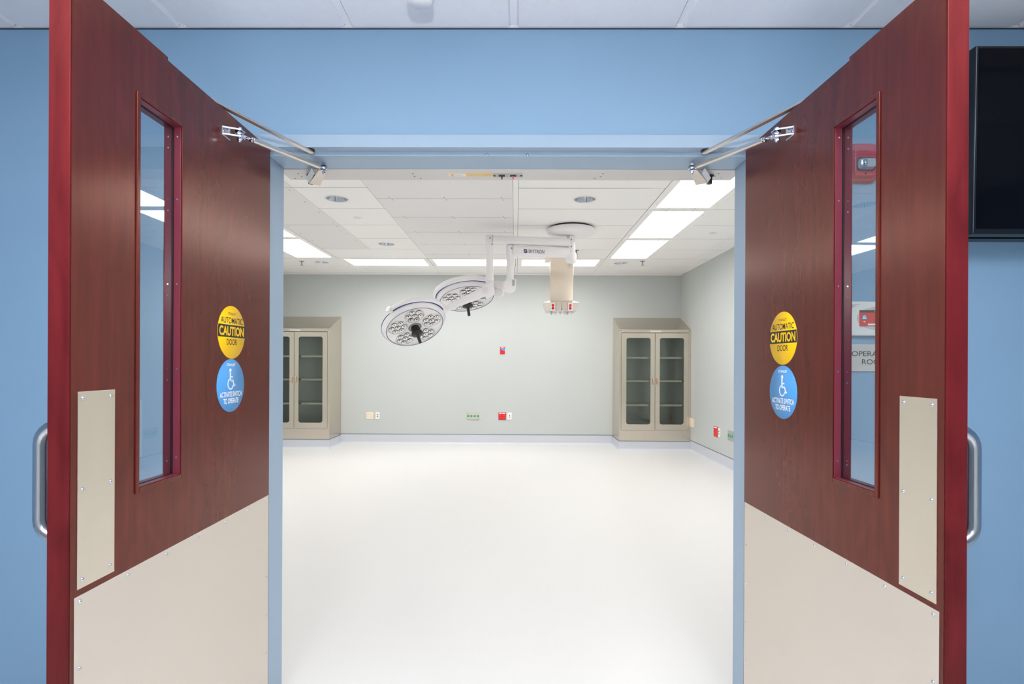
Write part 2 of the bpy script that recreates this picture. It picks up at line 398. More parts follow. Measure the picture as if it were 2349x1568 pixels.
YD = [7.62, 7.335, 6.71, 6.085, 5.46, 4.84, 4.22, 3.6, 2.98, YI]
for a, c in zip(YD, YD[1:]): tile(XA[5], XA[6], c, a, mi=2)
cb.box(XA[6] + .002, XA[7] - .002, YI, YK[2], HC - .003, HC + .012); cb.box(XA[6] + .022, XA[7] - .002, YK[2], YK[1], HC - .003, HC + .012)
cb.box(XA[6] + .004, XA[7] - .004, YK[1], YB - .12, HC - .003, HC + .012)
cb.box(XL, XR, 8.853, YB, HC - .004, HC + .012)      # border strip
for (x0, x1, y0, y1) in [(XL, XR, YI, YB)]: cb.box(x0, x1, y0, y1, HC + .16, HC + .18, 1)
# seam backing between tiles (dark grey gasket strip)
def strip(x0, x1, y0, y1): cb.box(x0, x1, y0, y1, HC + .0012, HC + .0115, 1)
for x in XA[1:-1]: strip(x - .004, x + .004, YI, YB)
for y in YK[:-1]: strip(XL, XR, y - .006, y + .006)
for y in YD[1:-1]: strip(XA[5], XA[6], y - .006, y + .006)
CEIL = struct('ceiling', cb, [M['tile'], M['seam'], M['tile2']])
# wall angle
b = MB(); b.box(XL, XR, YB - .02, YB, HC - .012, HC - .004); b.box(XR - .02, XR, YI, YB - .02, HC - .012, HC); b.box(XL, XL + .02, YI, YB - .02, HC - .012, HC)
struct('trim_2', b, M['tile'])
# small screws of the metal panels
ps = []
for k, y in enumerate(YD[1:-1]):
    for fx in (.1, .5, .92):
        x = XA[5] + (XA[6] - XA[5]) * fx
        for dy in (-.035, .035): ps.append((x + (.012 if dy > 0 else 0), y + dy, HC))
for y0 in (3.315, 4.545, 5.775):
    for q in (.06, .4, .75, 1.15): ps.append((XA[4] - .05, y0 + q, HC)); ps.append((XA[3] + .05, y0 + q, HC))
dots('panel_screw', M['seam'], CEIL, ps, r=.006, kind='structure')

labels = {}
def trof_label(x0, y0, o):
    if o == 'x':
        return {-2.475: 'lit ceiling troffer by the back wall, leftmost of the row of three', -1.235: 'lit ceiling troffer by the back wall, middle of the row of three',
                .012: 'lit ceiling troffer by the back wall behind the steel column, rightmost of three'}[round(x0, 3)]
    s = 'left' if x0 < 0 else 'right'
    d = {6.39: 'farthest from the door', 5.16: 'second from the far end', 3.93: 'third from the far end', 2.7: 'hidden above the door header'}[round(y0, 2)]
    return 'lit ceiling troffer in the %s column, %s' % (s, d)
for (x0, x1, y0, y1, o) in troffers:
    t = thing('ceiling_light', ((x0 + x1) / 2, (y0 + y1) / 2, HC), trof_label(x0, y0, o), 'ceiling light', 'lit troffers in the operating room ceiling')
    mx_, my_ = (.062, .062) if o == 'y' else (.06, .06)
    xa, xb, ya, yb_ = x0 + .004, x1 - .004, y0 + .004, y1 - .004
    la, lb, lc, ld = xa + mx_, xb - mx_, ya + my_, yb_ - my_
    f = MB()
    for q in ((xa, xb, ya, lc), (xa, xb, ld, yb_), (xa, la, lc, ld), (lb, xb, lc, ld)): f.box(*q, HC - .003, HC + .014)
    f.build('frame', M['tile'], t)
    ps = []
    for (p, q) in ((la, lc), (lb, lc), (la, ld), (lb, ld)):
        sx = 1 if p == la else -1; sy = 1 if q == lc else -1
        ps += [(p + sx * .12, q - sy * .03, HC - .003), (p - sx * .03, q + sy * .12, HC - .003)]
    dots('screw', M['seam'], t, ps)
    MB().box(la, lb, lc, ld, HC + .002, HC + .010).build('diffuser', M['lite_or'], t)

dl = ['downlight nearest the door in the left half of the ceiling', 'downlight in the ceiling above the left lamp arm, second on the left',
      'downlight nearest the door in the right half of the ceiling', 'downlight by the back wall beside the left sprinkler', 'downlight by the back wall beside the right sprinkler']
for (x, y, r) in DOWN:
    dd = [(abs(x - q[0]) + abs(y - q[1]), i) for i, q in enumerate((d1, d2, d3, d4, d5))]; i = min(dd)[1]
    t = thing('recessed_downlight', (x, y, HC), 'round unlit ' + dl[i], 'downlight', 'round recessed downlights')
    MB().lathe([(r + .006, 0), (r + .006, -.004), (r - .006, -.005), (r - .008, .0)], (x, y, HC), n=40).build('trim_ring', M['offw'], t)
    MB().lathe([(r - .006, -.002), (r - .02, .05), (r - .045, .11), (.03, .125), (0, .125)], (x, y, HC), n=40).build('reflector', M['chrome'], t)
    MB().lathe([(.012, .124), (.014, .09), (.02, .07), (.012, .045), (0, .042)], (x, y, HC), n=16).build('bulb', M['offw'], t)
def sprinkler(px, py, label):
    p = atZ(px, py - 1, HC)
    t = thing('fire_sprinkler', (p.x, p.y, HC), label, 'sprinkler', 'pendent ceiling sprinklers')
    MB().lathe([(.0, -.001), (.035, -.001), (.037, 0), ], p, n=24).build('escutcheon', M['seam'], t)
    q = p
    MB().cyl(q, q - Vector((0, 0, .055)), .009, n=10).build('stem', M['grayp'], t)
    MB().lathe([(0, -.058), (.022, -.06), (.024, -.056), (0, -.054)], q, n=20).build('deflector', M['grayp'], t)
sprinkler(692, 600, 'chrome pendent sprinkler by the back wall above the left cabinet')
sprinkler(1474, 600, 'chrome pendent sprinkler by the back wall above the right cabinet')
sprinkler(1322, 575, 'chrome pendent sprinkler just right of the lamp spindle')
for px, py, l in ((820, 499, 'flat round cover plate on the ceiling between two downlights'), (1636, 534, 'flat round cover plate on the ceiling right of the light panels')):
    p = atZ(px, py, HC)
    MB().lathe([(0, -.006), (.036, -.006), (.04, -.001), (.04, 0)], p, n=28).build('cover_plate', M['tile2'], None, label=l, category='ceiling cover', group='flat ceiling cover plates')

# corridor ceiling sensor
cx_, cy_ = -.316, 1.768
t = thing('ceiling_sensor', (cx_, cy_, HW), 'short white round ceiling fitting above the doorway', 'ceiling fitting')
MB().lathe([(.0, 0), (.043, 0), (.043, -.075), (.040, -.083), (0, -.083)], (cx_, cy_, HW), n=40).build('housing', M['cortile'], t)
MB().lathe([(.05, 0), (.05, -.006), (.043, -.008)], (cx_, cy_, HW), n=40).build('base_ring', M['tee'], t)

# ------------------------------------------------------------------ cove base
def cove(name, p, q, nrm, h=.152):
    p, q, nrm = Vector(p), Vector(q), Vector(nrm); prof = [(0, h), (.004, h), (.004, .034)]
    for k in range(1, 7):
        a = math.pi / 2 * k / 6; prof.append((.004 + .03 * (1 - math.cos(a)), .034 - .033 * math.sin(a)))
    prof.append((0.034, 0)); prof.append((0, 0))
    A = [p + nrm * a + Vector((0, 0, z)) for a, z in prof]; B = [q + nrm * a + Vector((0, 0, z)) for a, z in prof]
    b = MB().hexa(A, B); o = struct(name, b, M['cove'])
    l = MB().hexa([p + nrm * a + Vector((0, 0, z)) for a, z in ((0, h - .001), (.0065, h - .001), (.0065, h + .006), (0, h + .006))],
                  [q + nrm * a + Vector((0, 0, z)) for a, z in ((0, h - .001), (.0065, h - .001), (.0065, h + .006), (0, h + .006))])
    l.build('cap_strip', M['line'], o)
    return o
CBX = (1.572, -2.852); CY = 8.41
cove('baseboard_back', (CBX[1], YB, 0), (CBX[0], YB, 0), (0, -1, 0))
cove('baseboard_right', (XR, CY, 0), (XR, YI, 0), (-1, 0, 0))
cove('baseboard_left', (XL, CY, 0), (XL, YI, 0), (1, 0, 0))
for i, (x0, x1, side) in enumerate(((CBX[0], XR, 1), (XL, CBX[1], -1))):
    struct('trim_%d' % (4 + i), MB().box(x0 + .006, x1 - .006, CY + .006, YB - .006, 0, .136), M['cove'])
    cove('baseboard_cabinet_%s' % ('right' if side > 0 else 'left'), (x0, CY, 0), (x1, CY, 0), (0, -1, 0), .137)
    xs_ = x0 if side > 0 else x1
    cove('baseboard_plinth_%s' % ('right' if side > 0 else 'left'), (xs_, CY, 0), (xs_, YB, 0), (-side, 0, 0), .137)

# ------------------------------------------------------------------ stainless cabinets
def rrect(x0, x1, z0, z1, r, n=6):
    pts = []
    for cx, cz, a0 in ((x1 - r, z1 - r, 0), (x0 + r, z1 - r, 90), (x0 + r, z0 + r, 180), (x1 - r, z0 + r, 270)):
        for k in range(n + 1):
            a = math.radians(a0 + 90 * k / n); pts.append((cx + r * math.cos(a), cz + r * math.sin(a)))
    return pts
def holed_panel(b, X0, X1, Z0, Z1, x0, x1, z0, z1, r, y0, y1, n=6):
    inn = rrect(x0, x1, z0, z1, r, n); out = []
    cs = [(X1, Z1), (X0, Z1), (X0, Z0), (X1, Z0)]
    for q in range(4):
        for k in range(n + 1): out.append(cs[q])
    def V(p, y): return b.bm.verts.new((p[0], y, p[1]))
    I0 = [V(p, y0) for p in inn]; I1 = [V(p, y1) for p in inn]
    O0 = [V(p, y0) for p in cs]; O1 = [V(p, y1) for p in cs]; N = len(inn)
    for k in range(N):
        j = (k + 1) % N; a, c = k // (n + 1), j // (n + 1)
        if a == c:
            b.bm.faces.new((I0[k], I0[j], O0[a])); b.bm.faces.new((I1[k], O1[a], I1[j]))
        else:
            b.bm.faces.new((I0[k], I0[j], O0[c], O0[a])); b.bm.faces.new((I1[k], O1[a], O1[c], I1[j]))
        b.bm.faces.new((I0[k], I1[k], I1[j], I0[j]))
    for a in range(4): b.bm.faces.new((O0[a], O0[(a + 1) % 4], O1[(a + 1) % 4], O1[a]))
    return b
def cabinet(x0, x1, lab):
    t = thing('steel_cabinet', ((x0 + x1) / 2, (CY + YB) / 2, .137), lab, 'cabinet', 'stainless steel cabinets in the back corners')
    z0, zf, zb = .137, 1.835, 2.06; y0, y1 = CY, YB - .002; th = .012; mid = (x0 + x1) / 2
    b = MB()
    for xa in (x0, x1 - th): b.prism([(xa, y0, z0), (xa, y1, z0), (xa, y1, zb), (xa, y0, zf)], (th, 0, 0))
    b.prism([(x0 + th, y0, zf), (x0 + th, y1, zb), (x0 + th, y1, zb - th), (x0 + th, y0, zf - th)], (x1 - x0 - 2 * th, 0, 0))
    b.box(x0 + th, x1 - th, y0 + .02, y1, z0, z0 + .18)
    b.box(x0 + th, x1 - th, y0, y0 + .02, z0, .300)               # kick panel
    b.box(x0 + th, x0 + .03, y0, y0 + .02, .300, zf - .02); b.box(x1 - .03, x1 - th, y0, y0 + .02, .300, zf - .02)
    b.box(x0 + .03, x1 - .03, y0, y0 + .02, 1.790, zf - .012)
    b.build('carcass', M['cab'], t, bevel=.0015)
    MB().box(x0 + th, x1 - th, y1 - .02, y1 - .008, .30, 1.83).build('back_panel', M['cabin'], t)
    b = MB(); 
    for xa in (x0 + th + .001, x1 - th - .007): b.box(xa, xa + .006, y0 + .021, y1 - .021, .318, 1.80)
    b.box(x0 + th + .007, x1 - th - .007, y0 + .021, y1 - .021, 1.80, 1.806)
    b.build('lining', M['cabin'], t)
    for zs in (1.417, 1.06, .69):
        s_ = MB().box(x0 + .04, x1 - .04, y0 + .06, y1 - .03, zs, zs + .004); s_.box(x0 + .04, x1 - .04, y0 + .056, y0 + .06, zs - .024, zs + .004)
        sh = s_.build('shelf', M['cab'], t)
        for xx in (x0 + .021, x1 - .039): MB().box(xx, xx + .017, y0 + .05, y0 + .07, zs - .02, zs + .004).build('shelf_clip', M['dark'], sh)
    for s in (-1, 1):
        a, c = (x0 + .032, mid - .0025) if s < 0 else (mid + .0025, x1 - .032)
        ga, gc = a + .075, c - .068
        if s > 0: ga, gc = a + .068, c - .075
        d = holed_panel(MB(), a, c, .318, 1.782, ga, gc, .395, 1.708, .035, y0 - .004, y0 + .018).build('door', M['cab'], t, bevel=.0012)
        MB().box(ga - .01, gc + .01, y0 + .006, y0 + .010, .385, 1.718).build('glass_pane', M['cabglass'], d)
        hx = mid + s * .033
        h = MB().tube([(hx, y0 - .004, 1.005), (hx, y0 - .03, 1.008), (hx, y0 - .034, 1.02), (hx, y0 - .034, 1.085), (hx, y0 - .03, 1.097), (hx, y0 - .004, 1.10)], .006, n=10)
        h.build('handle', M['brass'], d)
    l = MB().box(mid - .09, mid + .09, y0 - .0015, y0, 1.799, 1.817).build('maker_label', M['offw'], t)
    MB().box(mid - .084, mid - .072, y0 - .0022, y0 - .0015, 1.803, 1.813).build('label_mark', M['ink'], l)
    for k in range(9): 
        if k == 0: tb = MB()
        tb.box(mid - .06 + k * .016, mid - .06 + k * .016 + .010, y0 - .0022, y0 - .0015, 1.805, 1.811)
    tb.build('label_print', M['grayp'], l)
    b = MB().box(x0 - .004, x1 + (.0 if x1 > 0 else .004), y0 - .003, y0 + .004, z0 - .0, z0 + .004)
    b.build('base_seam', M['line'], t)
cabinet(CBX[0], XR - .002, 'tall stainless cabinet with glass doors in the back right corner')
cabinet(XL + .002, CBX[1], 'tall stainless cabinet partly hidden behind the left door jamb')

# ------------------------------------------------------------------ outlets and plates
def plate(name, lab, cat, p, q, nrm, m, th=.008, group=None, bev=.002, parent=None):
    """rectangle spanned by two opposite corners on a wall; nrm = outward normal"""
    n = Vector(nrm); lo = Vector([min(a, c) for a, c in zip(p, q)]); hi = Vector([max(a, c) for a, c in zip(p, q)])
    for i in range(3):
        if abs(n[i]) > .5:
            if n[i] > 0: hi[i] = lo[i] + th
            else: lo[i] = hi[i] - th
    b = MB().box(lo.x, hi.x, lo.y, hi.y, lo.z, hi.z)
    if parent is None:
        t = thing(name, (lo + hi) / 2, lab, cat, group); b.build('cover', m, t, bevel=bev); return t, lo, hi
    return b.build(name, m, parent, bevel=bev), lo, hi
def outlet_holes(t, lo, hi, n, cols, rows, m_in, name='socket', r=.014, shape='box', top=.5, span=.55, m2=None):
    n = Vector(n)
    along = 1 if abs(n.x) > .5 else 0
    w_, h_ = hi[along] - lo[along], hi.z - lo.z; face = (lo if (n.x < -.5 or n.y < -.5) else hi)
    o0 = None
    for i in range(cols):
        for j in range(rows):
            a = lo[along] + w_ * ((i + .5) / cols); z = lo.z + h_ * (top + span * ((j + .5) / rows - .5))
            c = Vector((face.x, face.y, z)); c[along] = a
            if abs(n.x) < .5: c.y = face.y
            else: c.x = face.x
            b = MB()
            if shape == 'cyl': b.cyl(c, c + n * .004, r, n=16)
            else:
                d = Vector((r, r, r * .9)); d[1 - along if along in (0, 1) else 0] = .003
                b.box(c.x - (r if along == 0 else .003), c.x + (r if along == 0 else .003), c.y - (r if along == 1 else .003), c.y + (r if along == 1 else .003), c.z - r * .85, c.z + r * .85)
            s_ = b.build(name, m_in, t)
            if m2:
                bb = MB(); 
                for s in (-1, 1):
                    e = Vector(c); e[along] += s * r * .35; e2 = e + n * .0045
                    bb.box(min(e.x, e2.x) - (.0012 if along == 0 else 0), max(e.x, e2.x) + (.0012 if along == 0 else 0), min(e.y, e2.y) - (.0012 if along == 1 else 0), max(e.y, e2.y) + (.0012 if along == 1 else 0), e.z - .003, e.z + .005)
                bb.build('slot', m2, s_)
NB = (0, -1, 0); NR = (-1, 0, 0)
def wb(x0, y0, x1, y1): return atY(x0, y0, YB), atY(x1, y1, YB)
def wr(x0, y0, x1, y1):
    a = atX(x0, (y0 + y1) / 2, XR); c = atX(x1, (y0 + y1) / 2, XR); zt = atX((x0 + x1) / 2, y0, XR).z; zb = atX((x0 + x1) / 2, y1, XR).z
    return Vector((XR, a.y, zt)), Vector((XR, c.y, zb))
t, lo, hi = plate('power_outlet', 'ivory double power outlet low on the back wall, leftmost plate', 'outlet', *wb(840.5, 944.5, 856, 961), NB, M['ivory'])
outlet_holes(t, lo, hi, NB, 2, 2, M['ivory'], 'socket', .016, m2=M['seam'])
t, lo, hi = plate('data_outlet', 'white data outlet right beside the ivory outlet on the back wall', 'outlet', *wb(861.5, 944.8, 871, 960.8), NB, M['offw'])
outlet_holes(t, lo, hi, NB, 1, 2, M['dark'], 'jack', .008)
t, lo, hi = plate('grounding_panel', 'beige steel plate with four green jacks on the back wall', 'outlet', *wb(1070.5, 945.5, 1100, 961.8), NB, M['beigep'])
outlet_holes(t, lo, hi, NB, 4, 1, M['green'], 'jack', .018, 'cyl')
t, lo, hi = plate('power_outlet', 'red double power outlet low on the back wall', 'outlet', *wb(1143.5, 945.6, 1160.5, 962.5), NB, M['red'])
outlet_holes(t, lo, hi, NB, 2, 2, M['red'], 'socket', .017, m2=M['offw'], top=.42)
for k in (0, 1):
    MB().box(lo.x + .012 + k * .052, lo.x + .053 + k * .052, lo.y - .001, lo.y, hi.z - .022, hi.z - .008).build('tag', M['wink'], t)
t, lo, hi = plate('data_outlet', 'white data outlet right beside the red outlet on the back wall', 'outlet', *wb(1164, 945.7, 1174, 962), NB, M['offw'])
outlet_holes(t, lo, hi, NB, 1, 2, M['dark'], 'jack', .008)
t, lo, hi = plate('switch_plate', 'small red and blue plate high on the back wall under the lamp', 'wall plate', *wb(1147, 795, 1158, 812), NB, M['red'])
MB().prism([(lo.x + .003, lo.y - .001, hi.z - .022), (hi.x, lo.y - .001, hi.z - .022), (hi.x, lo.y - .001, hi.z - .064), (lo.x + .03, lo.y - .001, hi.z - .052)], (0, .001, 0)).build('blue_field', M['bluev'], t)
MB().box(lo.x + .02, hi.x - .02, lo.y - .001, lo.y, hi.z - .018, hi.z - .006).build('tag', M['wink'], t)
outlet_holes(t, lo, hi, NB, 1, 1, M['red'], 'switch', .012, top=.25)
t, lo, hi = plate('blank_plate', 'ivory plate on the right wall half hidden by the cabinet', 'outlet', *wr(1592.5, 959, 1583.5, 979), NR, M['ivory'])
outlet_holes(t, lo, hi, NR, 1, 2, M['ivory'], 'socket', .014)
t, lo, hi = plate('power_outlet', 'red power outlet on the right wall', 'outlet', *wr(1647, 977.5, 1638, 1001), NR, M['red'])
outlet_holes(t, lo, hi, NR, 2, 2, M['red'], 'socket', .014, m2=M['offw'], top=.42)
MB().box(lo.x - .001, lo.x, lo.y + .02, hi.y - .02, hi.z - .022, hi.z - .008).build('tag', M['wink'], t)
t, lo, hi = plate('data_outlet', 'white data outlet right beside the red outlet on the right wall', 'outlet', *wr(1653.2, 981.5, 1648, 1002), NR, M['offw'])
outlet_holes(t, lo, hi, NR, 1, 2, M['dark'], 'jack', .008)
t, lo, hi = plate('grounding_panel', 'grey steel plate with four green jacks on the right wall by the jamb', 'outlet', *wr(1689, 989, 1670.5, 1011), NR, M['grayp'])
outlet_holes(t, lo, hi, NR, 4, 1, M['green'], 'jack', .018, 'cyl')
# louvred return air grille, seen mirrored in the left door glass
t = thing('air_grille', (XR, 6.33, .5), 'white louvred air grille low on the right wall, mirrored in the door glass', 'vent')
b = MB(); y0, y1, z0, z1 = 6.03, 6.63, .17, .85
for q in ((y0, y1, z0, z0 + .03), (y0, y1, z1 - .03, z1), (y0, y0 + .03, z0 + .03, z1 - .03), (y1 - .03, y1, z0 + .03, z1 - .03)): b.box(XR - .012, XR, *q)
b.build('frame', M['offw'], t)
b = MB()
for k in range(26):
    z = z0 + .035 + k * .0235; b.prism([(XR - .010, y0 + .03, z), (XR - .001, y0 + .03, z + .012), (XR - .001, y0 + .03, z + .0135), (XR - .010, y0 + .03, z + .0015)], (0, y1 - y0 - .06, 0))
b.build('louvres', M['offw'], t)
MB().box(XR - .001, XR - .0003, y0 + .03, y1 - .03, z0 + .03, z1 - .03).build('dark_core', M['seam'], t)

# ------------------------------------------------------------------ door frame
JL, JR = -.958, .891        # rabbets
SF, ST = 2.116, 2.1005      # soffits
b = MB()
b.box(OX0 - .002, JL, 2.037, 2.084, 0, SF + .047); b.box(JR, OX1 + .002, 2.037, 2.084, 0, SF + .047)
b.box(OX0 - .002, JL + .016, 2.084, 2.223, 0, SF + .047); b.box(JR - .016, OX1 + .002, 2.084, 2.223, 0, SF + .047)
b.box(JL, JR, 2.037, 2.084, SF, SF + .047); b.box(JL + .016, JR - .016, 2.084, 2.223, ST, SF + .047)
fr = struct('trim_door_frame', b, M['frame'], label='painted steel frame around the double doorway', bevel=.0012)
for px in (1117, 1210):
    p = atY(px, 355, 2.084); MB().lathe([(0, -.003), (.004, -.003), (.0055, -.001), (.0055, 0)], (p.x, 2.084, p.z), (0, 1, 0), n=16).build('silencer', M['chrome'], fr)
for x, s in ((JL, 1), (JR, -1)):   # strike dust plates near the arms
    bx0 = x + s * .185
    dots('screw', M['chrome'], fr, [(bx0 + k, 2.058, SF) for k in (-.055, -.04, .03, .042, .055)], r=.0035)
for s, x in ((1, JL + .016), (-1, JR - .016)):      # mitre lines
    q = MB(); q.prism([(x, 2.086, ST - .0006), (x + s * .0015, 2.086, ST - .0006), (x + s * .0015, 2.222, ST - .0006), (x, 2.222, ST - .0006)], (0, 0, .0006)); q.build('mitre_seam', M['line'], fr)

# ------------------------------------------------------------------ doors
W_D, T_D, Z_T = .914, .045, 2.106
H_L = atY(618, 832, 2.034).x; H_R = atY(1708.5, 832, 2.034).x
free_R = atY(2171, 832, 2.034 - W_D).x
ANG_R = math.asin((free_R - H_R) / W_D)
def make_door(name, s, hx, rz, lab, zkick, zpush):
    """local frame: u from hinge to free edge is -Y, v into thickness is -s X"""
    root = thing(name, (hx, 2.034, 0), lab, 'door', None, 'structure', rz)
    Wd = WM[root.name]
    def L(u, v, z): return Wd @ Vector((-s * v, -u, z))
    def bxl(b, u0, u1, v0, v1, z0, z1):
        b.hexa([L(u0, v0, z0), L(u1, v0, z0), L(u1, v1, z0), L(u0, v1, z0)], [L(u0, v0, z1), L(u1, v0, z1), L(u1, v1, z1), L(u0, v1, z1)]); return b
    nd = (Wd.to_3x3() @ Vector((s, 0, 0)))          # outward normal of the visible face
    xd = (Wd.to_3x3() @ Vector((0, s, 0)))          # reading direction
    e = .004
    ou0, ou1, oz0, oz1 = 2.034 - 1.493, 2.034 - 1.327, 1.014, 1.957     # glazed opening
    b = MB()
    for q in ((0, ou0, .008, Z_T), (ou1, W_D - e, .008, Z_T), (ou0, ou1, .008, oz0), (ou0, ou1, oz1, Z_T)):
        bxl(b, q[0], q[1], 0, T_D, q[2], q[3])
    bxl(b, .60, W_D - e, 0, T_D, Z_T, Z_T + .0085)
    leaf = b.build('door_leaf', M['wood'], root)
    b = MB(); bxl(b, W_D - e, W_D, .0008, T_D, .008, Z_T + .0085); b.build('edge_band', M['edge'], root, bevel=.001)
    # lite kit: slim raised trim on both faces plus deep reveal with glass in the middle
    b = MB(); tw, tt = .012, .0035
    for v0, v1 in ((-tt, 0), (T_D, T_D + tt)):
        for q in ((ou0 - tw, ou0, oz0 - tw, oz1 + tw), (ou1, ou1 + tw, oz0 - tw, oz1 + tw), (ou0, ou1, oz0 - tw, oz0), (ou0, ou1, oz1, oz1 + tw)):
            bxl(b, q[0], q[1], v0, v1, q[2], q[3])
    b.build('vision_trim', M['wood'], root, bevel=.0012)
    b = MB()
    for v0, v1 in ((0, .019), (.026, T_D)):
        for q in ((ou0, ou0 + .002, oz0, oz1), (ou1 - .002, ou1, oz0, oz1), (ou0 + .002, ou1 - .002, oz0, oz0 + .002), (ou0 + .002, ou1 - .002, oz1 - .002, oz1)):
            bxl(b, q[0], q[1], v0, v1, q[2], q[3])
    lf = b.build('vision_frame', M['lite'], root, bevel=.0008)
    ps = [L(ou0 + .002, .009, z) for z in (1.06, 1.30, 1.53, 1.76, 1.93)] + [L(ou0 + .002, .034, z - .03) for z in (1.08, 1.30, 1.53, 1.76, 1.93)]
    dots('frame_screw', M['chrome'], lf, ps, Wd.to_3x3() @ Vector((0, -1, 0)), .0025, .001)
    b = MB(); bxl(b, ou0 + .0005, ou1 - .0005, .0215, .0216, oz0 + .0005, oz1 - .0005); gp = b.build('glass_pane', M['glass'], root)
    b = MB()
    for q in ((ou0, ou0 + .0035, oz0, oz1), (ou1 - .0035, ou1, oz0, oz1), (ou0, ou1, oz0, oz0 + .0035), (ou0, ou1, oz1 - .0035, oz1)):
        bxl(b, q[0], q[1], .0192, .0212, q[2], q[3])
    b.build('gasket', M['black'], gp)
    # push plate
    pu0, pu1, pz0, pz1 = 2.034 - 1.247, 2.034 - 1.141, zpush[0], zpush[1]
    b = MB(); bxl(b, pu0, pu1, -.0018, 0, pz0, pz1); pp = b.build('push_plate', M['steel'], root, bevel=.0006, label='satin steel push plate')
    def screws(parent, pts, r=.0042):
        for (u, z) in pts:
            MB().lathe([(0, .0032), (r * .55, .003), (r, .0012), (r, 0)], L(u, -.0018, z), nd, n=14).build('screw', M['chrome'], parent)
    screws(pp, [(u, z) for u in (pu0 + .013, pu1 - .013) for z in (pz0 + .018, (pz0 + pz1) / 2, pz1 - .014)])
    b = MB(); bxl(b, .006, W_D - .014, -.0018, 0, .02, zkick); kp = b.build('kick_plate', M['kick'], root, bevel=.0006, label='wide satin steel kick plate')
    pts = [(W_D - .028 - .1437 * k, zkick - .012) for k in range(7)]
    for k in range(1, 6): pts += [(W_D - .028, zkick - .012 - .14 * k), (.0235, zkick - .012 - .14 * k)]
    screws(kp, pts)
    # pull handle on the far face
    pu = W_D - .072; za, zb = .936, 1.180; R0 = .0125; off = T_D + .077
    path = [L(pu, T_D, za)]
    for k in range(0, 7):
        a = math.pi / 2 * k / 6; path.append(L(pu, off - .04 + .04 * math.sin(a), za + .04 - .04 * math.cos(a)))
    for k in range(0, 7):
        a = math.pi / 2 * k / 6; path.append(L(pu, off - .04 + .04 * math.cos(a), zb - .04 + .04 * math.sin(a)))
    path.append(L(pu, T_D, zb))
    ph = MB().tube(path, R0, n=20).build('pull_handle', M['pull'], root, label='tubular satin pull handle')
    b = MB(); bxl(b, pu - .05, pu + .05, T_D, T_D + .0015, za - .09, zb + .09); b.build('pull_plate', M['steel'], root)
    # hinges
    for z in (.25, 1.05, 1.90):
        MB().cyl(L(-.001, T_D + .006, z - .06), L(-.001, T_D + .006, z + .06), .006, n=12).build('hinge', M['chrome'], root)
    # stickers
    def disc(nm, c, r, m, **k):
        return MB().lathe([(0, .0007), (r, .0007), (r, 0)], c, nd, n=64).build(nm, m, root, **k)
    def hit(px, py):
        d = ray(px, py); p0 = L(0, 0, 0); tt_ = (p0 - CAM).dot(nd) / d.dot(nd); return CAM + d * tt_
    if s > 0: cy_, cb_ = hit(531.5, 762), hit(529.5, 883.5)
    else: cy_, cb_ = hit(1796, 775.5), hit(1796, 899)
    r = .0845
    yd = Vector((0, 0, 1))
    st = disc('caution_sticker', cy_, r, M['yellow'], label='round yellow automatic door caution sticker')
    # black band clipped to the circle
    b = MB(); a0, a1 = -.016, .0235
    N = 8; pts = []
    for k in range(N + 1):
        h = a0 + (a1 - a0) * k / N; pts.append((math.sqrt(r * r - h * h) * .995, h))
    poly = [cy_ + xd * x + yd * h for x, h in pts] + [cy_ - xd * x + yd * h for x, h in pts[::-1]]
    b.prism([p + nd * .0007 for p in poly], nd * .0002); b.build('band', M['ink'], st)
    text('STANLEY', 'lettering', M['ink'], cy_ + yd * .059, xd, nd, .0085, .050, st, .0010)
    text('AUTOMATIC', 'lettering', M['ink'], cy_ + yd * .0375, xd, nd, .0195, .135, st, .0010, .01)
    text('CAUTION', 'lettering', M['yellow'], cy_ + yd * .0035, xd, nd, .030, .152, st, .0012, .035)
    text('DOOR', 'lettering', M['ink'], cy_ - yd * .031, xd, nd, .019, .064, st, .0010, .01)
    st = disc('access_sticker', cb_, r, M['bluev'], label='round blue wheelchair access sticker')
    text('STANLEY', 'lettering', M['wink'], cb_ + yd * .066, xd, nd, .0085, .054, st, .0010, .03)
    text('ACTIVATE SWITCH', 'lettering', M['wink'], cb_ - yd * .028, xd, nd, .017, .134, st, .0010, .02)
    text('TO OPERATE', 'lettering', M['wink'], cb_ - yd * .049, xd, nd, .017, .092, st, .0010, .02)
    # wheelchair symbol
    b = MB(); c0 = cb_ + yd * .010 + nd * .0007
    def P2(x, z): return c0 + xd * x + yd * z
    b.lathe([(0, .0006), (.0062, .0006), (.0062, 0)], P2(-.004, .038), nd, n=20)
    def bar(p, q, w):
        p, q = Vector(P2(*p)), Vector(P2(*q)); t_ = (q - p).normalized(); sd = nd.cross(t_) * w / 2
        b.hexa([p - sd, p + sd, q + sd, q - sd], [p - sd + nd * .0006, p + sd + nd * .0006, q + sd + nd * .0006, q - sd + nd * .0006])
    bar((-.005, .034), (-.004, .004), .0065); bar((-.006, .006), (.012, .005), .005); bar((.011, .007), (.020, -.014), .005)
    bar((-.004, .018), (.010, .017), .0042); bar((.017, -.0125), (.026, -.0095), .0042)
    for k in range(22):
        a0_, a1_ = math.radians(115 + k * 10.5), math.radians(115 + (k + 1) * 10.5 + 1)
        bar((-.003 + .0165 * math.cos(a0_), -.005 + .0165 * math.sin(a0_)), (-.003 + .0165 * math.cos(a1_), -.005 + .0165 * math.sin(a1_)), .0042)
    b.build('wheelchair_symbol', M['wink'], st)
    return root, L, nd, xd
dL = make_door('door_1', 1, H_L, 0, 'open mahogany door leaf on the left with tall narrow window', .829, (.843, 1.256))
dR = make_door('door_2', -1, H_R, ANG_R, 'open mahogany door leaf on the right with tall narrow window', .815, (.827, 1.250))

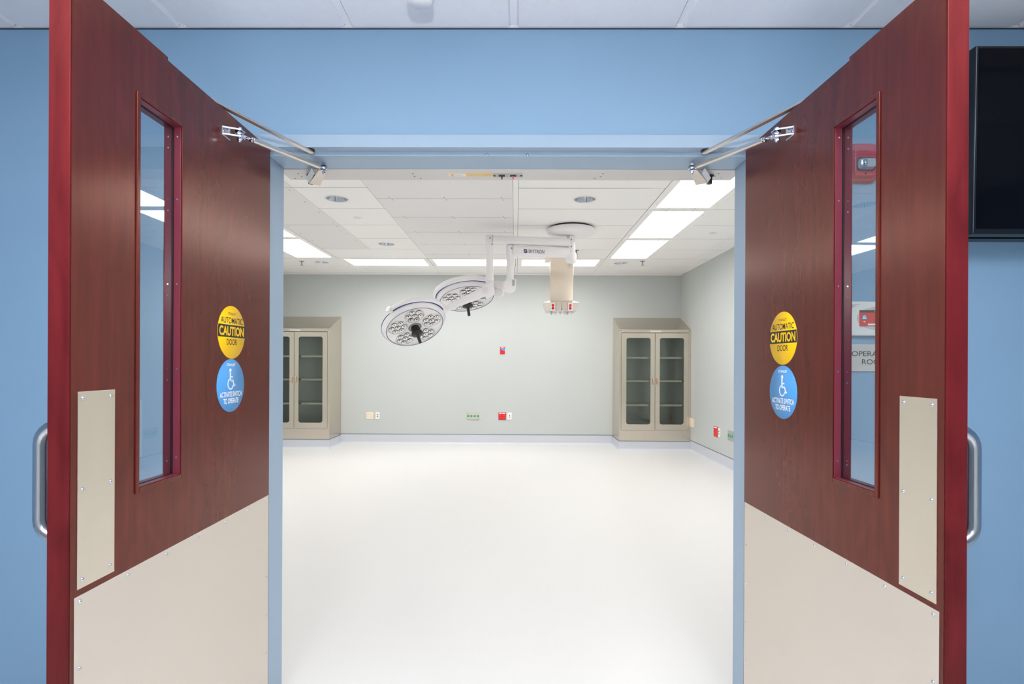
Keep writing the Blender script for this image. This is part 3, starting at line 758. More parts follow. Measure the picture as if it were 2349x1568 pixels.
# ------------------------------------------------------------------ operator housing above the opening
hx0, hx1, hy0, hy1, hz = -.968, .908, 2.226, 2.352, 2.0985
t = thing('door_operator', ((hx0 + hx1) / 2, (hy0 + hy1) / 2, hz), 'long pale aluminium door operator housing behind the door header', 'door operator')
MB().box(hx0, hx1, hy0, hy1, hz, hz + .12).build('housing', M['house'], t, bevel=.002)
p0, p1 = atZ(1131, 401, hz), atZ(1199, 401, hz)
ky = p0.y
sp = MB().box(p0.x, p1.x, ky - .020, ky + .020, hz - .003, hz).build('switch_panel', M['grayp'], t)
text('ON  OFF', 'lettering', M['wink'], ((p0.x + p1.x) / 2, ky - .0, hz - .003), (1, 0, 0), (0, 0, -1), .01, .06, sp, .0003)
for k, m_ in ((.30, 'ink'), (.68, 'red')):
    x = p0.x + (p1.x - p0.x) * k; MB().box(x - .013, x + .013, ky - .007, ky + .007, hz - .006, hz - .003).build('rocker', M['black'], sp)
    MB().hexa([(x - .004, ky - .005, hz - .005), (x + .004, ky - .005, hz - .005), (x + .004, ky + .005, hz - .005), (x - .004, ky + .005, hz - .005)],
              [(x - .002, ky - .003, hz - .018), (x + .002, ky - .003, hz - .018), (x + .002, ky + .003, hz - .018), (x - .002, ky + .003, hz - .018)]).build('toggle', M[m_], sp)
for k in (.05, .95):
    x = p0.x + (p1.x - p0.x) * k; MB().cyl((x, ky, hz - .005), (x, ky, hz - .003), .005, n=12).build('screw', M['black'], sp)
a, c = atZ(1069, 401, hz).x, atZ(1129.5, 401, hz).x
lb = MB().box(a, c, ky - .016, ky + .016, hz - .0008, hz).build('amber_label', M['amber'], t, label='amber warning label')
q = MB()
for k in range(14):
    if k in (4, 7, 10): continue
    x = a + .012 + k * .0066; q.box(x, x + .004, ky - .008, ky + .008, hz - .0011, hz - .0008)
q.build('print', M['beigep'], lb)
a2 = atZ(1030, 401, hz).x
lb = MB().box(a2, a - .001, ky - .016, ky + .016, hz - .0008, hz).build('white_label', M['offw'], t)
q = MB(); q.box(a2 + .007, a2 + .021, ky - .015, ky + .015, hz - .0011, hz - .0008); q.build('print', M['amber'], lb)
q = MB()
for k in range(5): x = a2 + .028 + k * .0065; q.box(x, x + .0015, ky - .012, ky + .012, hz - .0011, hz - .0008)
q.build('print', M['grayp'], lb)
ps = []
for px, py in ((947, 398), (951, 405), (965, 409), (1383, 398), (1378, 405), (1364, 409), (684, 398), (692, 405), (677, 409), (1648, 398), (1640, 404), (1655, 408)):
    ps.append(atZ(px, py, hz))
dots('screw_hole', M['line'], t, ps, r=.0035, h=.001)

# ------------------------------------------------------------------ operator arms
def op_arm(s, D, lab):
    # s = +1 left leaf, -1 right leaf
    root_d, L, nd, xd = D
    if s > 0: ball = atY(743, 386, 2.13); jb = (549, 309); spx = 714
    else: ball = atY(1587, 386, 2.13); jb = (1782, 309); spx = 1627
    # joint beside the door face
    d = ray(*jb); pl = L(0, -.038, 0); jt = CAM + d * ((pl - CAM).dot(nd) / d.dot(nd))
    t = thing('operator_arm', (ball + jt) / 2, lab, 'door arm', 'articulated operator arms of the two leaves')
    Z = Vector((0, 0, 1)); ax = (jt - ball).normalized()
    side = ax.cross(Z).normalized(); upn = side.cross(ax)
    a, c = ball + ax * .035, jt - ax * .055
    w_, h_ = .008, .008
    MB().hexa([a + side * w_ + upn * h_ * .6, a + side * w_ - upn * h_ * .6, a + side * .004 - upn * h_, a - side * .004 - upn * h_, a - side * w_ - upn * h_ * .6, a - side * w_ + upn * h_ * .6, a - side * .004 + upn * h_, a + side * .004 + upn * h_],
              [c + side * w_ + upn * h_ * .6, c + side * w_ - upn * h_ * .6, c + side * .004 - upn * h_, c - side * .004 - upn * h_, c - side * w_ - upn * h_ * .6, c - side * w_ + upn * h_ * .6, c - side * .004 + upn * h_, c + side * .004 + upn * h_]).build('connecting_rod', M['alum'], t, bevel=.001)
    for e, dr in ((ball, 1), (jt, -1)):
        b = MB(); L0 = .035 if dr > 0 else .055
        b.cyl(e + ax * dr * .010, e + ax * dr * L0, .0045, n=12)
        b.cyl(e + ax * dr * (L0 - .010), e + ax * dr * (L0 - .002), .0085, n=6)
        b.lathe([(.006, -.006), (.013, -.006), (.014, 0), (.013, .006), (.006, .006)], e, Z, n=20)
        re = b.build('rod_end', M['chrome'], t)
        b = MB(); b.cyl(e - Z * .024, e + Z * .018, .0042, n=10)
        b.lathe([(0, .024), (.0075, .022), (.0085, .018), (.0085, .013), (.011, .012), (.011, .010)], e, Z, n=6, smooth=False)
        b.lathe([(.010, -.010), (.010, -.012), (.0075, -.013), (.0075, -.020), (0, -.022)], e, Z, n=6, smooth=False)
        b.build('bolt', M['chrome'], re)
    # lever: flat plate from ball joint back under the housing, bent up to the spindle
    zl = ball.z - .012
    def pl2(px, py): 
        p = atZ(px, py, zl); return p
    if s > 0: poly = [(731, 391), (743, 392), (745, 402), (735, 426), (709, 421)]; fl = [(709, 421), (722, 398)]
    else: poly = [(1600, 391), (1588, 392), (1586, 402), (1596, 425), (1624, 420)]; fl = [(1624, 420), (1610, 398)]
    pp = [pl2(*q) for q in poly]
    MB().prism(pp, Z * .005).build('lever', M['alum'], t, bevel=.001)
    f0, f1 = pl2(*fl[0]), pl2(*fl[1]); dv = Vector((-s * .012, 0, 0.022))
    MB().hexa([f0, f1, f1 + dv, f0 + dv], [p + Vector((0, 0, .005)) for p in (f0, f1, f1 + dv, f0 + dv)]).build('lever_flange', M['chrome'], t, bevel=.0008)
    sp_ = atY(spx, 401, 2.290); sp_.z = hz - .0005
    MB().cyl((sp_.x, sp_.y, zl + .004), (sp_.x, sp_.y, hz - .0005), .012, n=20).build('spindle', M['black'], t)
    MB().lathe([(.0, 0), (.018, 0), (.019, -.003), (.013, -.004), (0, -.004)], (sp_.x, sp_.y, hz - .0005), n=24).build('spindle_seal', M['black'], t)
    # bracket on the door face: U shaped
    jl = WM[root_d.name].inverted() @ jt; u = -jl.y; z = jl.z
    b = MB()
    def bx(u0, u1, v0, v1, z0, z1): b.hexa([L(u0, v0, z0), L(u1, v0, z0), L(u1, v1, z0), L(u0, v1, z0)], [L(u0, v0, z1), L(u1, v0, z1), L(u1, v1, z1), L(u0, v1, z1)])
    bx(u - .012, u + .034, -.003, 0, z - .014, z + .016)
    for zz in (-.012, .009):
        b.hexa([L(u - .014, -.050, z + zz), L(u + .012, -.050, z + zz), L(u + .034, -.003, z + zz), L(u - .012, -.003, z + zz)],
               [L(u - .014, -.050, z + zz + .0055), L(u + .012, -.050, z + zz + .0055), L(u + .034, -.003, z + zz + .0055), L(u - .012, -.003, z + zz + .0055)])
    b.build('door_bracket', M['chrome'], t, bevel=.0006)
    for uu in (.006, .025): MB().lathe([(0, .003), (.0045, .002), (.005, 0)], L(u + uu, -.003, z), nd, n=12).build('screw', M['chrome'], t)
op_arm(1, dL, 'silver rod arm linking the left leaf to the header')
op_arm(-1, dR, 'silver rod arm linking the right leaf to the header')

def stop_arm(s, D, lab):
    root_d, L, nd, xd = D
    px = (713, 347) if s > 0 else (1617, 347)
    a = atZ(px[0], px[1], 2.112); a.y = 2.060; a.x = atY(px[0], px[1], 2.060).x
    e = L(2.034 - 1.675, .026, 2.119)
    t = thing('stop_arm', (a + e) / 2, lab, 'door arm', 'flat overhead stop arms of the two leaves')
    d = (e - a).normalized(); sd = d.cross(Vector((0, 0, 1))).normalized() * .0095; z = Vector((0, 0, .007))
    a0 = a + Vector((0, 0, -.009)) ; e0 = e + Vector((0, 0, -.004))
    MB().hexa([a0 - sd, a0 + sd, a0 + sd + z, a0 - sd + z], [e0 - sd, e0 + sd, e0 + sd + z, e0 - sd + z]).build('bar', M['alum'], t, bevel=.001)
    MB().cyl(a0, a0 + z, .0095, n=20).build('bar_tip', M['alum'], t)
    b = MB(); b.cyl(a + Vector((0, 0, -.002)), (a.x, a.y, SF), .014, n=20); b.build('pivot', M['dark'], t)
    b = MB(); b.hexa([L(2.034 - 1.66, .012, Z_T), L(2.034 - 1.70, .012, Z_T), L(2.034 - 1.70, .036, Z_T), L(2.034 - 1.66, .036, Z_T)],
                     [L(2.034 - 1.66, .012, Z_T + .011), L(2.034 - 1.70, .012, Z_T + .011), L(2.034 - 1.70, .036, Z_T + .011), L(2.034 - 1.66, .036, Z_T + .011)])
    b.build('slide_block', M['alum'], t)
    b = MB(); b.hexa([L(.085, .004, Z_T), L(.104, .004, Z_T), L(.104, .03, Z_T), L(.085, .03, Z_T)], [L(.088, .004, Z_T + .006), L(.100, .004, Z_T + .006), L(.100, .03, Z_T + .006), L(.088, .03, Z_T + .006)])
    b.build('track_tab', M['alum'], t)
stop_arm(1, dL, 'flat overhead stop arm above the left leaf')
stop_arm(-1, dR, 'flat overhead stop arm above the right leaf')

# ------------------------------------------------------------------ surgical light
can = Vector((.575, 5.87, HC))
t = thing('surgical_light', can, 'white ceiling mounted surgical light with two round heads', 'surgical light')
MB().lathe([(0, 0), (.20, 0), (.205, -.012), (.252, -.020), (.256, -.032), (.245, -.062), (.20, -.082), (.10, -.090), (0, -.090)], can, n=64).build('canopy', M['white'], t)
MB().lathe([(.195, .001), (.225, .001), (.225, -.016), (.195, -.016)], can, n=48).build('canopy_gap', M['dark'], t)
spx_ = atY(1310, 560, 5.87).x
MB().cyl((spx_, 5.87, HC - .09), (spx_, 5.87, atY(1310, 600, 5.87).z), .046, n=32).build('spindle', M['white'], t, bevel=.003)
zb_ = atY(1311, 593, 5.87).z
MB().lathe([(.052, .06), (.056, .04), (.056, -.02), (.048, -.045), (0, -.05)], (spx_ + .002, 5.87, zb_), n=32).build('spindle_hub', M['white'], t)
def arm(p, q, w, h, name, rise=0, h2=None):
    p, q = Vector(p), Vector(q); d = (q - p).normalized(); sd = Vector((-d.y, d.x, 0)).normalized(); upv = Vector((0, 0, 1)); h2 = h2 or h
    def ring(c, w, h, n=16):
        o = []
        for k in range(n):
            a = 2 * math.pi * (k + .5) / n; ca, sa = math.cos(a), math.sin(a); e = .45
            o.append(c + sd * (w / 2 * math.copysign(abs(ca) ** e, ca)) + upv * (h / 2 * math.copysign(abs(sa) ** e, sa)))
        return o
    return MB().hexa(ring(p, w, h), ring(q, w, h2)).build(name, M['white'], t, bevel=.004)
# upper arm
YU = 5.72
pa = atY(1130, 549.5, YU); pb = Vector((spx_ - .02, 5.86, atY(1300, 557, 5.87).z))
arm(pb, pa, .10, .088, 'extension_arm', h2=.078)
tb = atY(1123.5, 540, YU); zt_ = atY(1123.5, 655, YU).z
tubeA = Vector((tb.x, YU, 0))
MB().lathe([(0, .006), (.034, .004), (.043, -.006), (.043, -.13), (.039, -.135), (.039, -.41), (.042, -.415), (.042, zt_ - tb.z)], (tb.x, YU, tb.z), n=32).build('down_tube', M['white'], t)
# lower arm
YL = 5.79
pa2 = atY(1176, 575, YL); pb2 = Vector((spx_ - .02, 5.87, atY(1300, 580, 5.87).z))
lo_arm = arm(pb2, pa2, .10, .105, 'extension_arm', h2=.098)
tb2 = atY(1170.5, 563, YL); zt2 = atY(1170, 645, YL).z
MB().lathe([(0, .006), (.034, .004), (.043, -.006), (.043, -.15), (.038, -.16), (.038, zt2 - tb2.z)], (tb2.x, YL, tb2.z), n=32).build('down_tube', M['white'], t)
# small screws on the arms
dots('arm_screw', M['dark'], t, [atY(px, py, Y) for px, py, Y in ((1124, 545.5, YU - .045), (1128.5, 560, YU - .045), (1174, 569, YL - .045), (1310.5, 549.5, 5.815), (1310.5, 565.5, 5.815))], (0, -1, 0), .006, .004)
# maker's mark on the lower arm
dirv = (pb2 - pa2).normalized(); nf = Vector((dirv.y, -dirv.x, 0)).normalized()
def onarm(px, py): 
    d = ray(px, py); q = pb2 + nf * .052; return CAM + d * ((q - CAM).dot(nf) / d.dot(nf))
c1, c2 = onarm(1212.5, 575.7), onarm(1248.5, 577.3)
lm = text('SKYTRON', 'maker_lettering', M['navy'], (c1 + c2) / 2, (c2 - c1), nf, .036, (c2 - c1).length, t, .001, 0.0)
lg0 = onarm(1205.5, 575.3); xd_ = (c2 - c1).normalized(); yd_ = nf.cross(xd_)
b = MB(); r_ = .019
def lpoly(pts): b.prism([lg0 + xd_ * (x * r_) + yd_ * (y * r_) + nf * .0005 for x, y in pts], nf * .0008)
lpoly([(-1, -.2), (-1, 1), (1, 1), (.6, .55), (-.5, .55), (-.5, .1), (.1, -.15), (-.1, -.4)])
lpoly([(1, .2), (1, -1), (-1, -1), (-.6, -.55), (.5, -.55), (.5, -.1), (-.1, .15), (.1, .4)])
b.build('maker_emblem', M['navy'], t)

# knuckles
kn = atY(1113.5, 664.5, YU - .075)
b = MB(); kc = Vector((tb.x, YU, kn.z + .0)); 
b.lathe([(0, -.062), (.058, -.062), (.066, -.05), (.066, .05), (.058, .062), (0, .062)], (tb.x - .012, YU - .02, kn.z), (0, 1, 0), n=36)
b.cyl((tb.x, YU, kn.z), (tb.x, YU, zt_ + .05), .043, n=28)
b.build('knuckle', M['white'], t)
MB().lathe([(0, -.006), (.028, -.006), (.030, 0), (.030, .01)], (kn.x, YU - .082, kn.z), (0, 1, 0), n=28).build('knuckle_cap', M['offw'], t)
k2 = atY(1170.5, 656, YL)
b = MB(); b.lathe([(0, -.055), (.055, -.055), (.070, -.042), (.070, .042), (.055, .055), (0, .055)], (k2.x - .01, YL, k2.z), (0, 1, 0), n=36)
b.box(k2.x - .045, k2.x + .06, YL - .048, YL + .048, k2.z + .01, k2.z + .07)
b.build('knuckle', M['white'], t, bevel=.004)
MB().box(k2.x + .020, k2.x + .047, YL - .0575, YL - .04, k2.z - .004, k2.z + .058).build('knuckle_slot', M['grayp'], t)
# heads
def head(c, n, R, arc, ball=None, hlen=.155, handle_scale=1):
    c = Vector(c); n = Vector(n).normalized()
    v = (CAM - c).normalized()
    e1 = n.cross(v).normalized()
    if e1.dot(right) < 0: e1 = -e1
    e2 = e1.cross(n)
    if e2.z < 0: e2 = -e2
    o = MB()
    o.lathe([(0, 0), (R * 1.012, 0), (R * 1.03, -.006), (R * 1.10, -.030), (R * 1.135, -.050), (R * 1.13, -.066), (R * 1.0, -.090), (R * .7, -.115), (R * .3, -.13), (0, -.132)], c, n, n=72)
    hd = o.build('lamp_head', M['white'], t)
    MB().lathe([(R * 1.012, .0015), (R * .994, .0022), (R * .994, .0), (R * 1.012, -.001)], c, n, n=72).build('blue_ring', M['blueline'], hd)
    MB().lathe([(R * 1.142, -.056), (R * 1.142, -.050), (R * 1.130, -.047), (R * 1.128, -.056)], c, n, n=72).build('blue_ring', M['blueline'], hd)
    # five petals of seven lenses
    lens0 = None
    Z3 = Vector((0, 0, 1)); rot = Matrix((e1, e2, e1.cross(e2))).transposed()
    if rot.col[2].dot(n) < 0: rot = Matrix((e1, -e2, e1.cross(-e2))).transposed()
    for k in range(5):
        a = math.radians(80 + 72 * k); pc = c + (e1 * math.cos(a) + e2 * math.sin(a)) * R * .625
        MB().lathe([(.099, .0012), (.0965, .0016), (.0965, 0), (.099, 0)], pc, n, n=40).build('petal_outline', M['seam'], hd)
        for j in range(7):
            rr = 0 if j == 6 else .063; b_ = math.radians(60 * j + 20) + a; q = pc + (e1 * math.cos(b_) + e2 * math.sin(b_)) * rr
            if lens0 is None:
                m_ = MB().lathe([(.0275, 0), (.028, .006), (.0250, .007), (.018, .003), (.008, .0005), (0, .0045)], (0, 0, 0), (0, 0, 1), n=20)
                for f_ in m_.bm.faces:
                    rc = (f_.calc_center_median().x ** 2 + f_.calc_center_median().y ** 2) ** .5; f_.material_index = 1 if .0245 > rc > .009 else 0
                lens0 = m_.build('lens', [M['lens'], M['lensin']], hd, world=False)
                ln = lens0
            else:
                ln = lens0.copy(); COL.objects.link(ln); ln.parent = hd; WM[ln.name] = WM[t.name]
            ln.matrix_local = Matrix.Translation(q - can) @ rot.to_4x4()
    # centre bowl and handle
    MB().lathe([(.070, .0), (.066, .004), (.050, .003), (.05, 0)], c, n, n=40).build('hub_ring', M['seam'], hd)
    MB().lathe([(.043, 0), (.045, .012), (.046, .05), (.040, .066), (.046, .068), (.058, .078), (.060, .084), (.050, .092), (.020, .098), (.0155, .11), (.0155, hlen + .04), (.013, hlen + .046), (0, hlen + .048)], c, n, n=32).build('handle', M['black'], hd)
    # yoke band around the rim, with its blue stripe
    a0, a1 = arc; N = 26; Ry = R * 1.16; bk = -.072
    pts = [c + n * bk + (e1 * math.cos(math.radians(a0 + (a1 - a0) * k / N)) + e2 * math.sin(math.radians(a0 + (a1 - a0) * k / N))) * Ry for k in range(N + 1)]
    rr = [.022 + .010 * math.sin(math.pi * k / N) for k in range(N + 1)]
    yk = MB().tube(pts, rr, n=18, upv=n).build('yoke', M['white'], hd)
    sp2 = [c + n * (bk + .028) + (e1 * math.cos(math.radians(a0 + (a1 - a0) * k / N)) + e2 * math.sin(math.radians(a0 + (a1 - a0) * k / N))) * (Ry - .004) for k in range(2, N)]
    MB().tube(sp2, .0060, n=8).build('blue_stripe', M['blueline'], hd)
    return hd, pts, e1, e2
c2h = atY(952, 750.5, 5.60)
h2, pts2, e1, e2 = head(c2h, (.36, -.497, -.79), .292, (6, 120))
p = pts2[-1]; b = MB().sphere(p, .034, 16); b.cyl(p, p + (p - (c2h)).normalized() * .03, .03, n=20); b.build('yoke_knob', M['offw'], h2)
c1h = atY(1071, 686, 6.05)
h1, pts1, f1, f2 = head(c1h, (.156, -.333, -.929), .292, (186, 22))
# spring arm from the left tube to the lower head
ka = Vector((kn.x + .01, YU - .03, kn.z)); kb = pts2[0]
def taper(p, q, w0, w1, name):
    p, q = Vector(p), Vector(q); d = (q - p).normalized(); sd = d.cross(Vector((0, 0, 1))).normalized(); uu = sd.cross(d)
    def ring(c, w):
        o = []
        for k in range(20):
            a = 2 * math.pi * (k + .5) / 20; ca, sa = math.cos(a), math.sin(a); e = .6
            o.append(c + sd * (w * .42 * math.copysign(abs(ca) ** e, ca)) + uu * (w * .5 * math.copysign(abs(sa) ** e, sa)))
        return o
    return MB().hexa(ring(p, w0), ring(q, w1)).build(name, M['white'], t, bevel=.006)
taper(ka, kb, .10, .058, 'spring_arm')
MB().sphere(kb, .038, 18).build('yoke_joint', M['white'], t)
# link from the second tube to the upper head
yj = pts1[-1]; ks = Vector((k2.x - .03, YL, k2.z))
taper(ks, yj, .085, .060, 'spring_arm')
jp = atY(1146, 671, 5.95)
b = MB().lathe([(0, -.04), (.042, -.04), (.050, -.03), (.050, .03), (.042, .04), (0, .04)], jp, (0.2, 1, 0), n=28); b.build('yoke_joint', M['white'], t)
taper(jp, yj, .06, .05, 'yoke_link')

# ------------------------------------------------------------------ gas column (boom)
YC = 7.50
A = atY(1261.5, 690, YC); B = atY(1315, 690, YC); x0, x1 = A.x, B.x; zc = A.z
t = thing('service_column', ((x0 + x1) / 2, YC + .15, HC), 'stainless ceiling column with a flared outlet head at its bottom', 'ceiling column')
MB().box(x0, x1, YC, YC + .30, zc, HC).build('column', M['boom'], t, bevel=.004)
MB().box(x0 - .06, x1 + .06, YC - .04, YC + .36, HC - .012, HC - .0005).build('ceiling_flange', M['tile2'], t, bevel=.002)
MB().box(x1 - .06, x1 - .006, YC - .001, YC, zc + .012, zc + .036).build('rating_label', M['offw'], t)
q0, q1, q2, q3 = atY(1248, 693, YC - .06), atY(1329, 693, YC - .06), atY(1322, 713, YC - .02), atY(1254, 713, YC - .02)
zt_h, zb_h = q0.z, q3.z
hx0_, hx1_, bx0_, bx1_ = q0.x, q1.x, q3.x, q2.x
b = MB().hexa([(hx0_, YC - .06, zt_h), (hx1_, YC - .06, zt_h), (hx1_, YC + .36, zt_h), (hx0_, YC + .36, zt_h)], [(bx0_, YC - .02, zb_h), (bx1_, YC - .02, zb_h), (bx1_, YC + .32, zb_h), (bx0_, YC + .32, zb_h)])
b.hexa([(x0 - .004, YC - .004, zc), (x1 + .004, YC - .004, zc), (x1 + .004, YC + .304, zc), (x0 - .004, YC + .304, zc)], [(hx0_, YC - .06, zt_h), (hx1_, YC - .06, zt_h), (hx1_, YC + .36, zt_h), (hx0_, YC + .36, zt_h)])
hd_ = b.build('outlet_head', M['alum'], t, bevel=.002)
nn = Vector((0, -(zt_h - zb_h), -.04)).normalized()
def fp(u, v, off=0):   # point on the sloped front: u 0..1 across middle zone, v 0..1 from top
    xa, xb = bx0_ + (hx0_ - bx0_) * (1 - v) * 0 + .045, bx1_ - .045
    return Vector((xa + (xb - xa) * u, YC - .06 + .04 * v, zt_h + (zb_h - zt_h) * v)) + nn * off
for k, kind in enumerate(('red', 'blank', 'blank', 'red')):
    u0, u1 = k / 4 + .02, (k + 1) / 4 - .02
    pl_ = MB().hexa([fp(u0, .06), fp(u1, .06), fp(u1, .95), fp(u0, .95)], [fp(u0, .06, .004), fp(u1, .06, .004), fp(u1, .95, .004), fp(u0, .95, .004)]).build('outlet_plate', M['offw'] if kind == 'red' else M['beigep'], hd_)
    if kind == 'red':
        for v in (.33, .66):
            p = fp((u0 + u1) / 2, v, .004); MB().lathe([(0, .006), (.016, .006), (.019, .003), (.019, 0)], p, nn, n=20).build('red_socket', M['red'], hd_)
for k in (1, 2, 3):
    p, q = fp(k / 4, .04, .001), fp(k / 4, .93, .001); MB().cyl(p, q, .004, n=8).build('divider', M['seam'], hd_)
for k, (fx, m_) in enumerate(((.17, 'ink'), (.30, 'offw'), (.46, 'seam'), (.62, 'offw'), (.72, 'ink'), (.85, 'offw'))):
    x = bx0_ + (bx1_ - bx0_) * fx; MB().lathe([(.016, 0), (.016, -.012), (.011, -.018), (.011, -.04), (0, -.042)], (x, YC + .06, zb_h), n=16).build('gas_outlet', M['chrome'] if m_ != 'ink' else M['cabin'], hd_)

# ------------------------------------------------------------------ things on the blue wall
# television
t0 = atY(2235, 107, 1.905); xL = t0.x; zT = t0.z; zB = atY(2226, 537, 1.915).z; WT = 1.12
t = thing('wall_television', (xL + WT / 2, 1.98, (zT + zB) / 2), 'large black flat television on the blue wall right of the doors', 'television')
b = MB(); y0, y1 = 1.905, 1.955; e = .012
b.hexa([(xL, y0 - .006, zT), (xL + WT, y0 - .006, zT), (xL + WT, y0 + .006, zB), (xL, y0 + .006, zB)], [(xL, y1 - .006, zT), (xL + WT, y1 - .006, zT), (xL + WT, y1 + .006, zB), (xL, y1 + .006, zB)])
b.build('bezel', M['tvb'], t, bevel=.003)
MB().hexa([(xL + e, y0 - .0075, zT - .010), (xL + WT - e, y0 - .0075, zT - .010), (xL + WT - e, y0 + .0045, zB + .018), (xL + e, y0 + .0045, zB + .018)],
          [(xL + e, y0 - .0055, zT - .010), (xL + WT - e, y0 - .0055, zT - .010), (xL + WT - e, y0 + .0065, zB + .018), (xL + e, y0 + .0065, zB + .018)]).build('screen', M['tvs'], t)
MB().box(xL + .25, xL + WT - .25, 1.955, YF, zB + .08, zT - .15).build('wall_mount', M['black'], t)
zz = atY(2300, 551, 2.02).z
b = MB().box(xL + .01, xL + WT - .01, 1.995, YF, zz, zz + .010); b.box(xL + .3, xL + .34, 1.995, YF, zz + .010, zB + .08); b.box(xL + WT - .34, xL + WT - .3, 1.995, YF, zz + .010, zB + .08)
b.build('lower_bracket', M['tvb'], t)
MB().hexa([(xL + .002, y0 - .0072, zT - .004), (xL + .004, y0 - .0072, zT - .004), (xL + .004, y0 + .005, zB + .004), (xL + .002, y0 + .005, zB + .004)],
          [(xL + .002, y0 - .0062, zT - .004), (xL + .004, y0 - .0062, zT - .004), (xL + .004, y0 + .006, zB + .004), (xL + .002, y0 + .006, zB + .004)]).build('edge_trim', M['pull'], t)

# fire alarm strobe
pc = atY(1968, 377, YF); hw_, hh_ = .060, .0715
t = thing('fire_alarm_strobe', pc, 'red fire alarm strobe on the blue wall seen through the right door window', 'fire alarm')
def rr3(cx, cz, hw, hh, r, y): return [Vector((x, y, z)) for x, z in rrect(cx - hw, cx + hw, cz - hh, cz + hh, r)]
MB().hexa(rr3(pc.x, pc.z, hw_, hh_, .018, YF), rr3(pc.x, pc.z, hw_ - .003, hh_ - .003, .017, YF - .022)).build('backplate', M['strobe'], t, bevel=.002)
b = MB().hexa(rr3(pc.x + .004, pc.z, hw_ - .016, hh_ - .010, .016, YF - .022), rr3(pc.x + .004, pc.z, hw_ - .022, hh_ - .018, .014, YF - .040)); b.build('housing', M['strobe'], t, bevel=.002)
b = MB()
for i in range(9):
    for j in range(5): b.sphere((pc.x - .022 + i * .0062 + (j % 2) * .003, YF - .040, pc.z + .022 + j * .0062), .0016, 6)
b.build('horn_grille', M['strobe'], t)
MB().hexa(rr3(pc.x + .004, pc.z - .013, .030, .021, .012, YF - .0395), rr3(pc.x + .004, pc.z - .013, .026, .015, .009, YF - .058)).build('strobe_lens', M['clear'], t, bevel=.002)
MB().hexa(rr3(pc.x + .004, pc.z - .013, .034, .026, .014, YF - .0385), rr3(pc.x + .004, pc.z - .013, .033, .025, .013, YF - .0415)).build('lens_seat', M['dark'], t)
MB().cyl((pc.x + .004 - .014, YF - .060, pc.z - .004), (pc.x + .004 - .014, YF - .060, pc.z - .026), .006, n=16).build('flash_tube', M['chrome'], t)
MB().sphere((pc.x + .004, YF - .041, pc.z - .046), .004, 8).build('lock_tab', M['dark'], t)

# alarm panel
A = atY(1936, 691, YF - .02); B = atY(2090, 769.5, YF - .02); z1, z0 = atY(1980, 691, YF - .02).z, atY(1980, 769.5, YF - .02).z
t = thing('alarm_panel', ((A.x + B.x) / 2, YF, (z0 + z1) / 2), 'white gas alarm panel with a red screen behind the right door window', 'alarm panel')
MB().box(A.x, B.x, YF - .022, YF, z0, z1).build('housing', M['offw'], t, bevel=.004)
yc = YF - .022; zc2 = (z0 + z1) / 2 + .001
sA = atY(1970.5, 711, yc); sB = atY(2066, 748, yc); sz1 = sA.z; sz0 = atY(1980, 748, yc).z
cxs = (sA.x + sB.x) / 2
b = MB(); N = 48
el = [Vector((cxs + .083 * math.cos(2 * math.pi * k / N), yc - .0005, zc2 + .043 * math.sin(2 * math.pi * k / N))) for k in range(N)]
b.prism(el, (0, -.0015, 0)); b.build('oval_bezel', M['sign'], t)
b = MB(); b.hexa([Vector((x, yc - .002, z)) for x, z in rrect(sA.x, sB.x, sz0, sz1, .003)], [Vector((x, yc - .003, z)) for x, z in rrect(sA.x, sB.x, sz0, sz1, .003)])
scn = b.build('screen', M['screen'], t)
MB().box(sA.x + .001, sB.x - .001, yc - .0036, yc - .003, sz1 - .009, sz1 - .001).build('status_bar', M['dark'], scn)
text('SYSTEM 1', 'lettering', M['wink'], (cxs - .014, yc - .0037, sz1 - .005), (1, 0, 0), (0, -1, 0), .0032, .018, scn, .0001)
text('ALARM', 'lettering', M['dark'], (cxs + .008, yc - .0031, zc2 + .0035), (1, 0, 0), (0, -1, 0), .0095, .055, scn, .0002)
ic = Vector((sA.x + .018, yc - .003, zc2 + .003))
MB().lathe([(0, .0004), (.0098, .0004), (.0098, 0)], ic, (0, -1, 0), n=28).build('icon_disc', M['bluev'], scn)
MB().prism([ic + Vector((-.0072, -.0005, -.0055)), ic + Vector((.0072, -.0005, -.0055)), ic + Vector((.002, -.0005, .0065)), ic + Vector((-.002, -.0005, .0065))], (0, -.0003, 0)).build('warning_icon', M['wink'], scn)
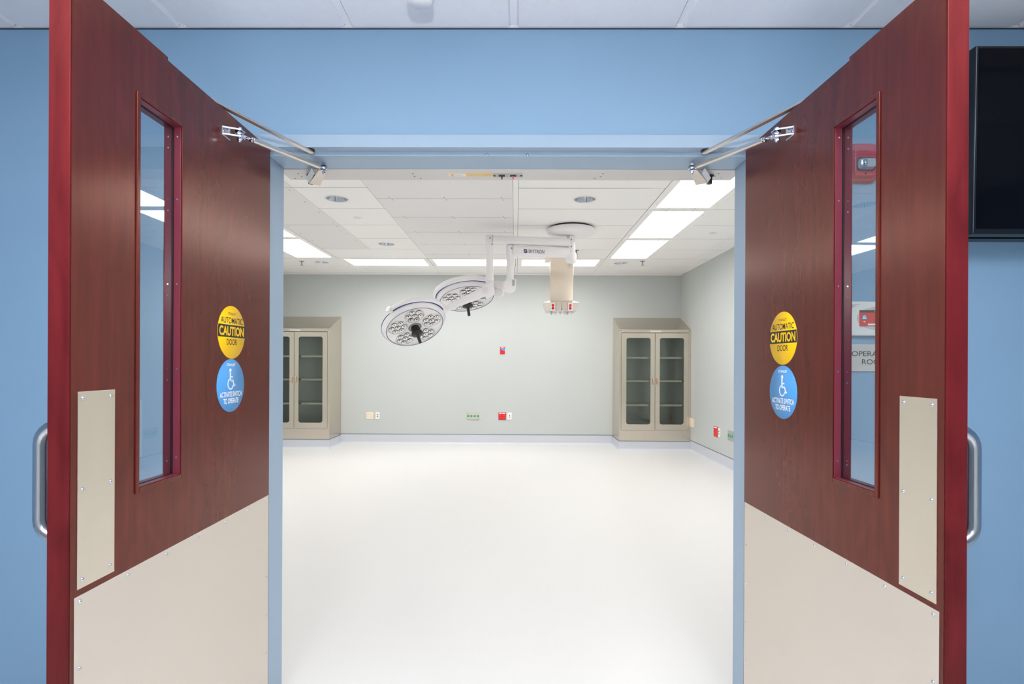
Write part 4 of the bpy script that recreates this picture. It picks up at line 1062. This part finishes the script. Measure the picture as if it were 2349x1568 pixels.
MB().box(ic.x - .0006, ic.x + .0006, ic.y - .0012, ic.y - .0008, ic.z - .003, ic.z + .004).build('icon_mark', M['ink'], scn)
MB().prism([Vector((ic.x - .0045, yc - .003, ic.z - .0165)), Vector((ic.x - .001, yc - .003, ic.z - .0165)), Vector((ic.x + .003, yc - .003, ic.z - .019)), Vector((ic.x + .003, yc - .003, ic.z - .0125)), Vector((ic.x - .001, yc - .003, ic.z - .0145)), Vector((ic.x - .0045, yc - .003, ic.z - .0145))], (0, -.0004, 0)).build('speaker_icon', M['wink'], scn)
b = MB(); b.hexa([Vector((x, yc - .003, z)) for x, z in rrect(sA.x + .030, sB.x - .012, sz0 + .003, sz0 + .0095, .003)], [Vector((x, yc - .0034, z)) for x, z in rrect(sA.x + .030, sB.x - .012, sz0 + .003, sz0 + .0095, .003)])
b.build('button', M['wink'], scn)
b = MB()
for j in range(5):
    for i in range(8 - j * 1 - (j > 0)): b.box(A.x + .009 + i * .0062, A.x + .0125 + i * .0062, yc - .0006, yc + .001, z1 - .0125 - j * .0042, z1 - .011 - j * .0042)
b.build('speaker_slots', M['dark'], t)
# room sign
A = atY(1944, 789, YF - .006); B = atY(2066, 851.5, YF - .006); z1, z0 = atY(1985, 789, YF - .006).z, atY(1985, 851.5, YF - .006).z
t = thing('room_sign', ((A.x + B.x) / 2, YF, (z0 + z1) / 2), 'grey operating room name sign on the blue wall behind the right door window', 'sign')
MB().box(A.x, B.x, YF - .006, YF, z0, z1).build('plate', M['sign'], t, bevel=.001)
c = atY(2005.5, 811, YF - .006); a = atY(1953.5, 811, YF - .006)
text('OPERATING', 'lettering', M['ink'], (c.x, YF - .006, c.z), (1, 0, 0), (0, -1, 0), .0185, (c.x - a.x) * 2, t, .0008, .004)
c3 = atY(2004.5, 829.5, YF - .006); a = atY(1977, 829, YF - .006)
text('ROOM', 'lettering', M['ink'], (c3.x, YF - .006, c3.z), (1, 0, 0), (0, -1, 0), .0185, (c3.x - a.x) * 2, t, .0008, .004)
